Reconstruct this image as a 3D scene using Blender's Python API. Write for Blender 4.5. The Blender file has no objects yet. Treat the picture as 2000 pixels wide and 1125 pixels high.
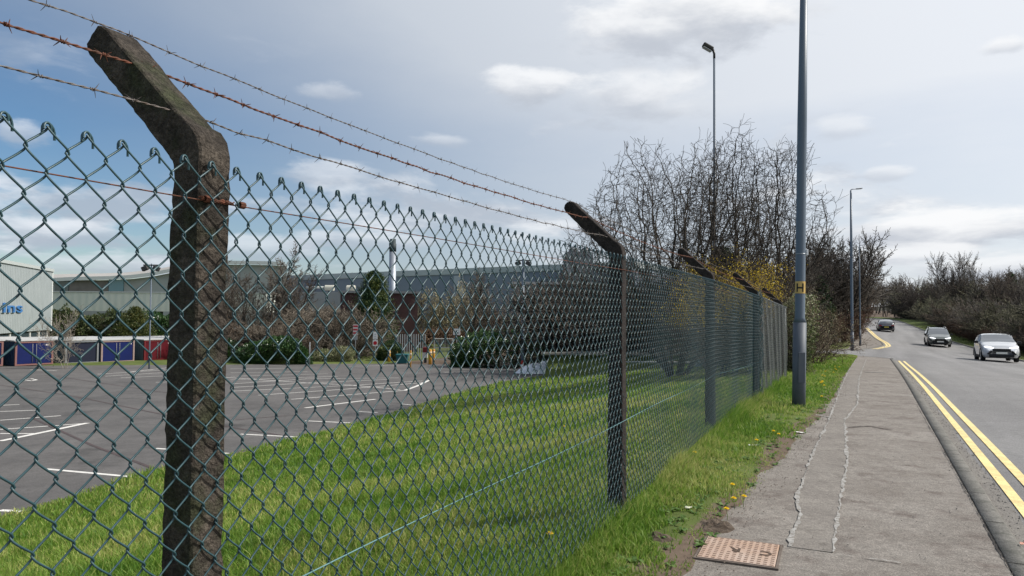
import bpy, math, random
import numpy as np
from mathutils import Vector, Matrix, noise as mnoise
R = math.radians
rng = np.random.default_rng(7)
random.seed(7)
SC = bpy.context.scene
COL = SC.collection

# ------------------------------------------------------------------ camera
cam_d = bpy.data.cameras.new('camera')
cam = bpy.data.objects.new('camera', cam_d)
COL.objects.link(cam)
cam_d.sensor_width = 36.0
cam_d.lens = 36.0 * 1450 / 2000
cam_d.clip_start = 0.05
cam_d.clip_end = 6000
EYE = Vector((0, 0, 1.5))
PITCH, ROLL = R(1.955), R(0.4)
CR = Matrix.Rotation(math.pi / 2 + PITCH, 3, 'X') @ Matrix.Rotation(ROLL, 3, 'Z')
cam.matrix_world = Matrix.Translation(EYE) @ CR.to_4x4()
SC.camera = cam
# ------------------------------------------------------------------ light
SUN_AZ, SUN_EL = R(86), R(43)          # azimuth clockwise from +Y (view direction)
SUN_DIR = Vector((math.sin(SUN_AZ) * math.cos(SUN_EL), math.cos(SUN_AZ) * math.cos(SUN_EL), math.sin(SUN_EL)))
sd = bpy.data.lights.new('sun', 'SUN')
sd.energy = 4.8
sd.angle = R(0.6)
sd.color = (1.0, 0.955, 0.88)
sun = bpy.data.objects.new('sun', sd)
COL.objects.link(sun)
sun.rotation_euler = SUN_DIR.to_track_quat('Z', 'Y').to_euler()
SC.view_settings.view_transform = 'Standard'
SC.view_settings.look = 'None'
SC.view_settings.exposure = 0.0
SC.view_settings.gamma = 1.0

W = bpy.data.worlds.new('World')
SC.world = W
W.use_nodes = True
wn, wl = W.node_tree.nodes, W.node_tree.links
wn.clear()
def wnode(t, **k):
    n = wn.new(t)
    for a, b in k.items():
        setattr(n, a, b)
    return n
def wmath(op, a, b=None, c=None, clamp=False):
    n = wn.new('ShaderNodeMath'); n.operation = op; n.use_clamp = clamp
    for i, v in enumerate((a, b, c)):
        if v is None: continue
        if isinstance(v, (int, float)): n.inputs[i].default_value = v
        else: wl.new(v, n.inputs[i])
    return n.outputs[0]
def wmix(f, a, b):
    n = wn.new('ShaderNodeMix'); n.data_type = 'RGBA'
    for s, v in ((n.inputs[0], f), (n.inputs[6], a), (n.inputs[7], b)):
        if isinstance(v, (int, float)): s.default_value = v
        elif isinstance(v, tuple): s.default_value = (*v, 1)
        else: wl.new(v, s)
    return n.outputs[2]
def wramp(f, lo, hi):
    n = wn.new('ShaderNodeMapRange'); n.interpolation_type = 'SMOOTHSTEP'
    n.inputs[1].default_value = lo; n.inputs[2].default_value = hi
    wl.new(f, n.inputs[0])
    return n.outputs[0]
SKY_STR = 0.10
sky = wnode('ShaderNodeTexSky', sky_type='NISHITA', sun_disc=False)
sky.sun_elevation = SUN_EL
sky.sun_rotation = SUN_AZ
sky.air_density = 1.0; sky.dust_density = 0.25; sky.ozone_density = 3.0
skyc = wnode('ShaderNodeVectorMath', operation='SCALE')
shs = wnode('ShaderNodeHueSaturation'); shs.inputs['Saturation'].default_value = 1.2; wl.new(sky.outputs[0], shs.inputs['Color']); wl.new(shs.outputs[0], skyc.inputs[0]); skyc.inputs[3].default_value = SKY_STR
tc = wnode('ShaderNodeTexCoord')
sep = wnode('ShaderNodeSeparateXYZ'); wl.new(tc.outputs['Generated'], sep.inputs[0])
dx, dy, dz = sep.outputs
az = wmath('ARCTAN2', dx, dy)
el = wmath('ARCSINE', wmath('MINIMUM', wmath('MAXIMUM', dz, -1), 1))
# layered clouds: azimuth / elevation with rising frequency near the horizon
elw = wmath('POWER', wmath('MAXIMUM', el, 0.0), 0.62)
comb = wnode('ShaderNodeCombineXYZ'); wl.new(az, comb.inputs[0]); wl.new(wmath('MULTIPLY', elw, 2.6), comb.inputs[1])
def wnoise(scale, detail, rough=0.55, dist=0.0, w=0.0, vec=None):
    n = wnode('ShaderNodeTexNoise'); n.noise_dimensions = '4D'
    n.inputs['Scale'].default_value = scale; n.inputs['Detail'].default_value = detail
    n.inputs['Roughness'].default_value = rough; n.inputs['Distortion'].default_value = dist
    n.inputs['W'].default_value = w
    wl.new(vec if vec is not None else comb.outputs[0], n.inputs['Vector'])
    return n.outputs[0]
dot = wnode('ShaderNodeVectorMath', operation='DOT_PRODUCT')
wl.new(tc.outputs['Generated'], dot.inputs[0]); dot.inputs[1].default_value = SUN_DIR
glow = wramp(dot.outputs['Value'], -0.35, 0.85)
# thin veil of high cloud, thicker towards the sun, thinnest low on the left
veil_n = wnoise(1.6, 6, 0.6, 0.4, 3.0)
right = wramp(az, -0.75, 0.25)
high = wramp(el, 0.19, 0.40)
veil = wmath('ADD', wmath('MULTIPLY', right, 0.80), wmath('ADD', wmath('MULTIPLY', veil_n, 0.5), wmath('MULTIPLY', high, 0.40)))
veil = wmath('SUBTRACT', veil, 0.22, clamp=True)
veil = wmath('MINIMUM', veil, 0.93)
behind = wramp(az, 0.9, 2.2)
veil_col = wmix(wmath('ADD', wmath('MULTIPLY', glow, 1.05), 0.0, clamp=True), (0.37, 0.44, 0.535), (0.90, 0.925, 0.965))
c1 = wmix(veil, skyc.outputs[0], veil_col)
# cumulus
cn = wnoise(4.6, 9, 0.56, 0.3, 1.7)
cnlow = wramp(el, 0.30, 0.03)
cf = wmath('ADD', cn, wmath('MULTIPLY', cnlow, 0.10))
cmask = wramp(cf, 0.565, 0.70)
cmask = wmath('MULTIPLY', cmask, wramp(el, 0.42, 0.10))
def pxdir(px, py):
    v = CR @ Vector(((px - 1000) / 1450, -(py - 562.5) / 1450, -1)); v.normalize()
    return math.atan2(v.x, v.y), math.asin(v.z)
edge_n = wnoise(9.0, 8, 0.6, 0.2, 5.0)
masks = []
for (px, py, wpx, hpx, st) in ((1020, 168, 105, 42, 1.0), (1250, 190, 165, 52, .75), (1330, 35, 270, 80, 1.0), (1250, 70, 120, 40, .7), (1850, 450, 210, 42, 1.0), (1780, 500, 200, 22, .8),
                               (1735, 338, 40, 17, .5), (640, 182, 70, 25, .45), (640, 340, 90, 28, .6), (130, 455, 120, 26, .7),
                               (30, 262, 50, 28, .6), (1650, 250, 60, 22, .4), (870, 275, 80, 16, .45), (1900, 520, 190, 30, .7),
                               (500, 485, 130, 28, .6), (240, 520, 160, 26, .7), (1960, 90, 40, 14, .6), (700, 470, 160, 22, .6)):
    a0, e0 = pxdir(px, py)
    u = wmath('DIVIDE', wmath('SUBTRACT', az, a0), wpx / 1450)
    v = wmath('DIVIDE', wmath('SUBTRACT', el, e0), hpx / 1450)
    d = wmath('SQRT', wmath('ADD', wmath('MULTIPLY', u, u), wmath('MULTIPLY', v, v)))
    d = wmath('ADD', d, wmath('MULTIPLY', wmath('SUBTRACT', edge_n, 0.5), 2.6))
    m = wmath('MULTIPLY', wramp(d, 1.08, 0.45), st)
    # lit from above: darker low part
    masks.append((m, v))
shade_n = wnoise(7.0, 6, 0.6, 0.2, 9.0)
cbright = wmix(glow, (0.82, 0.86, 0.92), (1.0, 1.0, 1.0))
cdark = wmix(glow, (0.44, 0.50, 0.59), (0.60, 0.63, 0.69))
c2 = wmix(wmath('MULTIPLY', cmask, 0.8), c1, wmix(wramp(shade_n, 0.4, 0.62), cdark, cbright))
for m, v in masks:
    sh = wramp(wmath('ADD', v, wmath('MULTIPLY', wmath('SUBTRACT', shade_n, 0.5), 3.0)), -0.7, 0.6)
    c2 = wmix(m, c2, wmix(sh, cdark, cbright))
bg = wnode('ShaderNodeBackground'); wl.new(c2, bg.inputs[0]); bg.inputs[1].default_value = 1.0
wo = wnode('ShaderNodeOutputWorld'); wl.new(bg.outputs[0], wo.inputs[0])

# ------------------------------------------------------------------ helpers
def ray(px, py):
    return CR @ Vector(((px - 1000) / 1450, -(py - 562.5) / 1450, -1))
def at(px, py, Y):
    d = ray(px, py)
    return EYE + d * (Y / d.y)
def npmesh(name, V, quads=None, tris=None, smooth=False):
    me = bpy.data.meshes.new(name)
    V = np.asarray(V, dtype=np.float32).reshape(-1, 3)
    parts, starts, tot = [], [], []
    off = 0
    for F, k in ((quads, 4), (tris, 3)):
        if F is None or len(F) == 0: continue
        F = np.asarray(F, dtype=np.int32).reshape(-1, k)
        parts.append(F.ravel())
        starts.append(off + np.arange(len(F), dtype=np.int32) * k)
        off += F.size
    L = np.concatenate(parts); S = np.concatenate(starts)
    me.vertices.add(len(V)); me.vertices.foreach_set('co', V.ravel())
    me.loops.add(len(L)); me.loops.foreach_set('vertex_index', L)
    me.polygons.add(len(S)); me.polygons.foreach_set('loop_start', S)
    if smooth:
        me.polygons.foreach_set('use_smooth', np.ones(len(S), dtype=bool))
    me.update(calc_edges=True)
    return me
def link(name, me, m=None, parent=None):
    o = bpy.data.objects.new(name, me)
    COL.objects.link(o)
    if m is not None and me is not None and len(me.materials) == 0: me.materials.append(m)
    if parent is not None: o.parent = parent
    return o
def tag(o, label=None, cat=None, group=None, kind=None):
    if label: o['label'] = label
    if cat: o['category'] = cat
    if group: o['group'] = group
    if kind: o['kind'] = kind
    return o
def empty(name, loc=(0, 0, 0), rz=0.0):
    o = bpy.data.objects.new(name, None)
    COL.objects.link(o); o.location = loc; o.rotation_euler = (0, 0, rz); o.empty_display_size = 0.2
    return o
def copy_tree(o, parent=None):
    c = o.copy(); COL.objects.link(c)
    if parent is not None: c.parent = parent
    for ch in list(o.children): copy_tree(ch, c)
    return c
class MB:
    """collects boxes, prisms and tubes into one mesh"""
    def __init__(s): s.V = []; s.F = []
    def add(s, V, F):
        b = len(s.V); s.V += [tuple(v) for v in V]; s.F += [tuple(i + b for i in f) for f in F]; return s
    def box(s, c, d, rz=0.0, M=None):
        x, y, z = d[0] / 2, d[1] / 2, d[2] / 2
        P = [Vector((sx * x, sy * y, sz * z)) for sz in (-1, 1) for sy in (-1, 1) for sx in (-1, 1)]
        Rm = Matrix.Rotation(rz, 3, 'Z') if M is None else M
        P = [Rm @ p + Vector(c) for p in P]
        return s.add(P, [(0, 2, 3, 1), (4, 5, 7, 6), (0, 1, 5, 4), (2, 6, 7, 3), (0, 4, 6, 2), (1, 3, 7, 5)])
    def tube(s, pts, r, n=10, cap=True):
        pts = [Vector(p) for p in pts]; rs = r if isinstance(r, (list, tuple)) else [r] * len(pts)
        rings = []; up = None
        for i, p in enumerate(pts):
            t = (pts[min(i + 1, len(pts) - 1)] - pts[max(i - 1, 0)]).normalized()
            if up is None: up = Vector((0, 0, 1)) if abs(t.z) < .9 else Vector((1, 0, 0))
            a = t.cross(up).normalized(); b = a.cross(t).normalized(); up = b
            rings.append([p + (a * math.cos(2 * math.pi * k / n) + b * math.sin(2 * math.pi * k / n)) * rs[i] for k in range(n)])
        V = [v for rg in rings for v in rg]; F = []
        for i in range(len(pts) - 1):
            for k in range(n):
                F.append((i * n + k, (i + 1) * n + k, (i + 1) * n + (k + 1) % n, i * n + (k + 1) % n))
        if cap:
            F.append(tuple(range(n))); F.append(tuple((len(pts) - 1) * n + k for k in reversed(range(n))))
        return s.add(V, F)
    def prism(s, poly, axis_vec):
        n = len(poly); a = Vector(axis_vec)
        V = [Vector(p) for p in poly] + [Vector(p) + a for p in poly]
        F = [tuple(reversed(range(n))), tuple(range(n, 2 * n))] + [(k, (k + 1) % n, n + (k + 1) % n, n + k) for k in range(n)]
        return s.add(V, F)
    def build(s, name, m, parent=None, smooth=False, bevel=0.0):
        me = bpy.data.meshes.new(name); me.from_pydata(s.V, [], s.F); me.update()
        if smooth:
            for p in me.polygons: p.use_smooth = len(p.vertices) == 4
        o = link(name, me, m, parent)
        if bevel:
            b = o.modifiers.new('bevel', 'BEVEL'); b.width = bevel; b.segments = 2; b.limit_method = 'ANGLE'
        return o

def M(name, c1, c2=None, scale=5.0, rough=0.8, bump=0.0, bscale=None, spec=0.3, detail=6, lo=0.35, hi=0.65, metal=0.0,
      c3=None, s3=1.0, lo3=0.5, hi3=0.7, coat=0.0, stretch=None, transl=0.0, obj_var=0.0, speck=None):
    m = bpy.data.materials.new(name); m.use_nodes = True
    nt = m.node_tree; N, L = nt.nodes, nt.links
    b = N['Principled BSDF']
    b.inputs['Roughness'].default_value = rough; b.inputs['Metallic'].default_value = metal
    b.inputs['Specular IOR Level'].default_value = spec
    b.inputs['Coat Weight'].default_value = coat; b.inputs['Coat Roughness'].default_value = 0.05
    t = N.new('ShaderNodeTexCoord'); vec = t.outputs['Object']
    if stretch:
        mp = N.new('ShaderNodeMapping'); mp.inputs['Scale'].default_value = stretch; L.new(vec, mp.inputs[0]); vec = mp.outputs[0]
    def nz(sc, det=detail):
        n = N.new('ShaderNodeTexNoise'); n.inputs['Scale'].default_value = sc; n.inputs['Detail'].default_value = det
        n.inputs['Roughness'].default_value = 0.6
        L.new(vec, n.inputs['Vector']); return n.outputs[0]
    def rmp(s, a, z):
        n = N.new('ShaderNodeMapRange'); n.inputs[1].default_value = a; n.inputs[2].default_value = z; L.new(s, n.inputs[0]); return n.outputs[0]
    col = None
    if c2 is not None:
        mx = N.new('ShaderNodeMix'); mx.data_type = 'RGBA'
        L.new(rmp(nz(scale), lo, hi), mx.inputs[0]); mx.inputs[6].default_value = (*c1, 1); mx.inputs[7].default_value = (*c2, 1)
        col = mx.outputs[2]
        if c3 is not None:
            m3 = N.new('ShaderNodeMix'); m3.data_type = 'RGBA'
            L.new(rmp(nz(s3), lo3, hi3), m3.inputs[0]); L.new(col, m3.inputs[6]); m3.inputs[7].default_value = (*c3, 1)
            col = m3.outputs[2]
    for (ss, amt) in (speck or ()):
        sm = N.new('ShaderNodeMix'); sm.data_type = 'RGBA'; sm.blend_type = 'MULTIPLY'; sm.inputs[0].default_value = 1.0
        sr = N.new('ShaderNodeMapRange'); sr.inputs[1].default_value = .3; sr.inputs[2].default_value = .7; sr.inputs[3].default_value = 1 - amt; sr.inputs[4].default_value = 1 + amt
        L.new(nz(ss, 2), sr.inputs[0]); L.new(col, sm.inputs[6]); L.new(sr.outputs[0], sm.inputs[7]); col = sm.outputs[2]
    if obj_var:
        oi = N.new('ShaderNodeObjectInfo'); hs = N.new('ShaderNodeHueSaturation')
        mr = N.new('ShaderNodeMapRange'); mr.inputs[3].default_value = 1 - obj_var; mr.inputs[4].default_value = 1 + obj_var
        L.new(oi.outputs['Random'], mr.inputs[0]); L.new(mr.outputs[0], hs.inputs['Value'])
        if col is not None: L.new(col, hs.inputs['Color'])
        else: hs.inputs['Color'].default_value = (*c1, 1)
        col = hs.outputs[0]
    if col is not None: L.new(col, b.inputs['Base Color'])
    else: b.inputs['Base Color'].default_value = (*c1, 1)
    if bump:
        bp = N.new('ShaderNodeBump'); bp.inputs['Strength'].default_value = bump; bp.inputs['Distance'].default_value = 0.01
        L.new(nz(bscale or scale * 4, 8), bp.inputs['Height']); L.new(bp.outputs[0], b.inputs['Normal'])
    if transl:
        tr = N.new('ShaderNodeBsdfTranslucent'); ms = N.new('ShaderNodeMixShader'); ms.inputs[0].default_value = transl
        if col is not None: L.new(col, tr.inputs[0])
        else: tr.inputs[0].default_value = (*c1, 1)
        L.new(b.outputs[0], ms.inputs[1]); L.new(tr.outputs[0], ms.inputs[2]); L.new(ms.outputs[0], N['Material Output'].inputs[0])
    return m
def MG(name, col, rough=0.05):
    m = bpy.data.materials.new(name); m.use_nodes = True
    b = m.node_tree.nodes['Principled BSDF']; b.inputs['Base Color'].default_value = (*col, 1)
    b.inputs['Roughness'].default_value = rough; b.inputs['Specular IOR Level'].default_value = 0.8
    return m
def corrugated(name, c1, c2, pitch, axis='X', depth=0.6, rough=0.55):
    """profiled steel sheet: ribs as bump plus slightly dirtier joints"""
    m = M(name, c1, c2, scale=0.7, rough=rough, spec=0.3)
    N, L = m.node_tree.nodes, m.node_tree.links
    b = N['Principled BSDF']
    tcn = N.new('ShaderNodeTexCoord'); sp = N.new('ShaderNodeSeparateXYZ'); L.new(tcn.outputs['Object'], sp.inputs[0])
    mm = N.new('ShaderNodeMath'); mm.operation = 'MULTIPLY'; mm.inputs[1].default_value = 2 * math.pi / pitch; L.new(sp.outputs[axis], mm.inputs[0])
    sn = N.new('ShaderNodeMath'); sn.operation = 'SINE'; L.new(mm.outputs[0], sn.inputs[0])
    bp = N.new('ShaderNodeBump'); bp.inputs['Strength'].default_value = depth; bp.inputs['Distance'].default_value = 0.05
    L.new(sn.outputs[0], bp.inputs['Height']); L.new(bp.outputs[0], b.inputs['Normal'])
    return m

# ------------------------------------------------------------------ ground shape
def interp(x, xs, ys):
    """smooth interpolation (monotone-ish cubic)"""
    x = np.asarray(x, dtype=float)
    xs = np.asarray(xs, float); ys = np.asarray(ys, float)
    d = np.gradient(ys, xs)
    i = np.clip(np.searchsorted(xs, x) - 1, 0, len(xs) - 2)
    h = xs[i + 1] - xs[i]; t = np.clip((x - xs[i]) / h, 0, 1)
    return (ys[i] * (1 + 2 * t) * (1 - t) ** 2 + d[i] * h * t * (1 - t) ** 2 + ys[i + 1] * t * t * (3 - 2 * t) + d[i + 1] * h * t * t * (t - 1))
def sst(x, a, b):
    t = np.clip((np.asarray(x, float) - a) / (b - a), 0, 1); return t * t * (3 - 2 * t)
def zr(Y):
    return interp(Y, [-40, 0, 6, 9, 13, 17.4, 22, 30, 35, 41, 49, 57, 62, 68, 80, 95, 120, 150, 200, 300, 700],
                  [.2, 0, 0, -.02, -.06, -.1, -.18, -.38, -.5, -.62, -.82, -.93, -.92, -.85, -.62, -.15, .38, .80, 1.1, 1.4, 3])
def KX(Y):
    Y = np.asarray(Y, float)
    sh = -.06 * np.maximum(Y - 64, 0) * sst(Y, 60, 75) - .0045 * np.maximum(Y - 145, 0) ** 2 * (Y < 260) - np.where(Y >= 260, .0045 * 115 ** 2 + (Y - 260) * 1.0, 0)
    return .8 + .485 * Y + sh
def cross(vx, Y):
    return -.05 * np.clip(vx, 0, 9) * sst(Y, 8, 32) * (1 - sst(Y, 90, 140))
def edge_vx(Y):
    return interp(Y, [-40, 0, 5, 11, 14, 18.4, 26, 34, 41, 47, 60, 700], [-12, -12.2, -12.8, -13.6, -14.5, -15.3, -17, -19.3, -20.6, -20.5, -20, -20])
def zl(Y):
    return -1.3 - .022 * np.clip(Y, -20, 62)
def yfar(X):
    return np.clip(52.5 + (X + 36) * .29, 40, 59.5)
def Yl(vx): return 41 - 6 * np.exp(np.minimum(vx, 0) / 2.0)
def Yu(vx): return 49 + 13 * np.exp(np.minimum(vx, 0) / 1.8)
def pathedge(Y):
    return interp(Y, [-40, 0, 4.9, 9.3, 12, 20, 35, 60], [-2.1, -2.05, -1.92, -1.72, -1.6, -1.58, -1.56, -1.56])
def nz2(x, y, f, seed=0.0):
    x = np.asarray(x, float); y = np.asarray(y, float)
    s = np.zeros(np.broadcast(x, y).shape)
    r = np.random.default_rng(int(seed * 100) + 5)
    for k in range(7):
        a = r.uniform(0, 6.28); ff = f * r.uniform(.6, 1.9); p = r.uniform(0, 6.28)
        s = s + np.sin((x * math.cos(a) + y * math.sin(a)) * ff + p)
    return s / 4.0
def tz(X, Y):
    """terrain height (grass and soil sheet)"""
    X = np.asarray(X, float); Y = np.asarray(Y, float)
    vx = X - KX(Y); r = zr(Y); L = zl(Y)
    e = edge_vx(Y); pe = pathedge(Y) + nz2(X, Y, 5, 1) * .05 + nz2(X, Y, 17, 2) * .03
    # verge beside the path
    verge = r + np.clip((pe - vx) * .16, -.05, .045) + .012 * nz2(X, Y, 3, 3) * (vx < -2.2)
    # bank down to the car park
    D = np.maximum(-3.0 - e, 1); d = vx - e
    fr = sst(np.clip(d / D, 0, 1), 0, 1) * .6 + np.clip(d / D, 0, 1) * .4
    bank = L + fr * (r + .045 - L) + .03 * nz2(X, Y, 1.2, 4) * np.clip(d, 0, 1) * (vx < -3.3)
    df = Y - yfar(X)
    inside = L + np.maximum(np.maximum(d, df) * .1, -.07)
    field = L + np.clip(df * .07, -.07, .12) + .012 * np.clip(df - 12, 0, 60)
    left = np.where(d > 0, bank, np.where(df > 0, field, inside))
    left = np.where((d > 0) & (d < 6) & (df > 0), bank, left)
    left = np.where(vx > -3.0, verge, left)
    # junction
    jl = Yl(vx); ju = Yu(vx)
    injn = (Y > jl - .15) & (Y < ju + .15) & (vx > -19)
    left = np.where(injn, r - .16, left)
    pav = ((Y > ju) & (vx > -2.7)) | ((Y > ju) & (Y < ju + 2.5) & (vx > -14))
    left = np.where(pav & ~injn, r - .05, left)
    past = (Y > ju + 2.5) & (vx <= -2.7) & (vx > -30)
    bl = sst(-vx, 8, 19)
    left = np.where(past, (r + .03 + .03 * nz2(X, Y, 1, 6) + np.minimum((-2.7 - vx) * .02, .1)) * (1 - bl) + np.minimum(L + .12, np.where(e < vx, 99, L + .12)) * bl, left)
    left = np.where((Y > ju + 2.5) & (vx <= -19) & (vx > -30), np.where(df > 0, field, inside), left)
    # right of the road
    right = r + cross(vx, Y) + .0 + np.clip((vx - 8.7) * .1, -.10, .10) + np.clip(vx - 14, 0, 80) * .012 + .05 * nz2(X, Y, .7, 7) * (vx > 9.5)
    road = r + cross(vx, Y) - .17
    z = np.where(vx <= 0.02, left, np.where(vx < 8.4, road, right))
    z = np.where((vx > -.02) & (vx <= .3), r - .2, z)
    z = z + np.clip(Y - 150, 0, 600) * .004 * (np.abs(vx) > 12)
    return z
def gp(px, py, fn):
    """where the ray through a picture point meets a height function"""
    d = ray(px, py); lo, hi = 0.5, 600.0
    t = 1.0; prev = None
    for i in range(4000):
        p = EYE + d * t
        if p.z < float(fn(p.x, p.y)): break
        t *= 1.004; 
    a, b = t / 1.004, t
    for i in range(25):
        m = (a + b) / 2; p = EYE + d * m
        if p.z < float(fn(p.x, p.y)): b = m
        else: a = m
    return EYE + d * b
lotz = lambda x, y: zl(y)
pathz = lambda x, y: zr(y)
roadz = lambda x, y: zr(y) - .06 + cross(x - KX(y), y)

def attr(me, name, vals):
    a = me.attributes.new(name, 'FLOAT', 'POINT'); a.data.foreach_set('value', np.asarray(vals, dtype=np.float32).ravel())
def grid_mesh(name, X, Y, Z, smooth=True):
    r, c = X.shape; idx = np.arange(r * c).reshape(r, c)
    q = np.stack([idx[:-1, :-1], idx[:-1, 1:], idx[1:, 1:], idx[1:, :-1]], -1).reshape(-1, 4)
    return npmesh(name, np.stack([X, Y, Z], -1), quads=q, smooth=smooth)
def prog(a, b, d0, g):
    o = [a]; d = d0
    while o[-1] < b: o.append(o[-1] + d); d *= g
    return o
Yrows = sorted(set([-40, -30, -20, -12, -8, -5, -3, -1.5] + list(np.arange(0, 14, .11)) + prog(14, 66, .15, 1.012) + prog(66, 1500, .6, 1.06)))
cols = [-1200, -700, -420, -280, -200, -150, -120, -100] + list(np.arange(-88, -24, 1.0)) + list(np.arange(-24, -3.4, .25)) + \
       list(np.arange(-3.3, -1.3, .07)) + [-1.2, -.8, -.4, -.03, .0, .03, .1, .25, .35, 2, 4, 6, 8.3, 8.39, 8.41, 8.7, 9, 9.5, 10, 10.7, 11.5, 12.5, 14, 16, 19, 23, 28, 35, 45, 60, 90, 140, 220, 400, 800, 1300]
gy, gv = np.meshgrid(np.array(Yrows), np.array(cols), indexing='ij')
gx = gv + KX(gy)
gz = tz(gx, gy)
me = grid_mesh('ground', gx, gy, gz)
# soil: bare earth along the path edge and in the woods (0 grass, 1 soil)
pe = pathedge(gy)
so = np.clip(1.25 - np.abs(gv - pe - .02) / (.26 + .12 * nz2(gx, gy, 2.2, 8)), 0, 1) * (gv < 0) * (gy < 36)
so = np.maximum(so, sst(gv, 11.0, 13.5))
so = np.maximum(so, (gv < -4.0) * (gy > 53) * (gv > -40) * 0.9)
so = np.maximum(so, sst(gy, 140, 170) * (gv < -3))
attr(me, 'soil', so)
m_ground = M('grass_ground', (.075, .10, .028), (.11, .14, .042), scale=1.3, rough=.95, bump=.6, bscale=55, spec=.1,
             c3=(.15, .165, .06), s3=.35, lo3=.5, hi3=.75)
N, L = m_ground.node_tree.nodes, m_ground.node_tree.links
b = N['Principled BSDF']; src = b.inputs['Base Color'].links[0].from_socket
an = N.new('ShaderNodeAttribute'); an.attribute_name = 'soil'
nn = N.new('ShaderNodeTexNoise'); nn.inputs['Scale'].default_value = 14; nn.inputs['Detail'].default_value = 8
t = N.new('ShaderNodeTexCoord'); L.new(t.outputs['Object'], nn.inputs['Vector'])
ad = N.new('ShaderNodeMath'); ad.operation = 'ADD'; L.new(an.outputs['Fac'], ad.inputs[0]); L.new(nn.outputs[0], ad.inputs[1])
mr = N.new('ShaderNodeMapRange'); mr.inputs[1].default_value = .85; mr.inputs[2].default_value = 1.1; L.new(ad.outputs[0], mr.inputs[0])
sc_ = N.new('ShaderNodeMix'); sc_.data_type = 'RGBA'; sc_.inputs[6].default_value = (.075, .055, .04, 1); sc_.inputs[7].default_value = (.17, .13, .10, 1)
L.new(nn.outputs[0], sc_.inputs[0])
mx = N.new('ShaderNodeMix'); mx.data_type = 'RGBA'; L.new(mr.outputs[0], mx.inputs[0]); L.new(src, mx.inputs[6]); L.new(sc_.outputs[2], mx.inputs[7])
L.new(mx.outputs[2], b.inputs['Base Color'])
tag(link('ground', me, m_ground), kind='structure')

# ------------------------------------------------------------------ paved sheets
m_path = M('worn_asphalt_path', (.180, .160, .141), (.238, .217, .194), scale=1.3, rough=.9, bump=.7, bscale=120, spec=.25,
           c3=(.13, .108, .095), s3=3.4, lo3=.52, hi3=.70, speck=((70, .30), (14, .16), (160, .25)))
m_road = M('road_asphalt', (.175, .17, .168), (.205, .20, .197), scale=.5, rough=.75, bump=.8, bscale=160, spec=.35,
           c3=(.155, .15, .15), s3=3, lo3=.55, hi3=.8, speck=((60, .28), (130, .25), (9, .06)))
m_lot = M('car_park_asphalt', (.095, .09, .087), (.125, .118, .113), scale=.35, rough=.85, bump=.7, bscale=90, spec=.25,
          c3=(.07, .066, .064), s3=.9, lo3=.56, hi3=.70, speck=((35, .22), (5, .10), (.6, .12)))
m_kerb = M('concrete_kerb', (.125, .12, .108), (.175, .166, .15), scale=2.2, rough=.9, bump=.5, bscale=150, c3=(.10, .098, .085), s3=8, lo3=.5, hi3=.65, speck=((80, .3), (25, .15)))
m_gut = M('gutter_grit', (.22, .205, .185), (.17, .158, .145), scale=5, rough=.95, bump=.9, bscale=120, c3=(.09, .078, .065), s3=16, lo3=.60, hi3=.68, speck=((70, .25),))
m_yel = M('yellow_road_paint', (.80, .64, .29), (.66, .52, .24), scale=5, rough=.7, bump=.4, bscale=90, c3=(.36, .31, .2), s3=34, lo3=.60, hi3=.70, speck=((50, .12), (8, .1)))
m_wht = M('white_road_paint', (.72, .70, .66), (.60, .58, .54), scale=5, rough=.75, bump=.3, bscale=90, c3=(.3, .29, .28), s3=25, lo3=.62, hi3=.75)
m_wht2 = M('worn_path_seal', (.36, .35, .33), (.27, .26, .245), scale=8, rough=.9, bump=.3, bscale=90, c3=(.2, .185, .165), s3=24, lo3=.50, hi3=.58, speck=((60, .2),))

N, L = m_road.node_tree.nodes, m_road.node_tree.links
_b = N['Principled BSDF']; _src = _b.inputs['Base Color'].links[0].from_socket
_t = N.new('ShaderNodeTexCoord'); _m1 = N.new('ShaderNodeMapping'); _m1.inputs['Rotation'].default_value = (0, 0, math.atan(.485)); L.new(_t.outputs['Object'], _m1.inputs[0])
_m2 = N.new('ShaderNodeMapping'); _m2.inputs['Scale'].default_value = (1.0, .035, 1); L.new(_m1.outputs[0], _m2.inputs[0])
_n = N.new('ShaderNodeTexNoise'); _n.inputs['Scale'].default_value = 1.0; _n.inputs['Detail'].default_value = 4; L.new(_m2.outputs[0], _n.inputs['Vector'])
_r = N.new('ShaderNodeMapRange'); _r.inputs[1].default_value = .35; _r.inputs[2].default_value = .65; _r.inputs[3].default_value = .84; _r.inputs[4].default_value = 1.14; L.new(_n.outputs[0], _r.inputs[0])
_x = N.new('ShaderNodeMix'); _x.data_type = 'RGBA'; _x.blend_type = 'MULTIPLY'; _x.inputs[0].default_value = 1; L.new(_src, _x.inputs[6]); L.new(_r.outputs[0], _x.inputs[7]); L.new(_x.outputs[2], _b.inputs['Base Color'])
def strip(name, Ys, vl, vr, zf, m, n=2, kind='structure'):
    Ys = np.asarray(Ys, float); a = np.linspace(0, 1, n)[None, :]
    l = np.asarray(vl(Ys) if callable(vl) else np.full(len(Ys), vl))[:, None]; r = np.asarray(vr(Ys) if callable(vr) else np.full(len(Ys), vr))[:, None]
    v = l + (r - l) * a; Y = np.repeat(Ys[:, None], n, 1); X = v + KX(Y)
    return tag(link(name, grid_mesh(name, X, Y, zf(X, Y)), m), kind=kind)
Ya = np.array(prog(-25, 45, .5, 1.0) + prog(46, 300, 1.0, 1.02))
strip('road', Ya, .15, 8.45, roadz, m_road, n=9)
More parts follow.
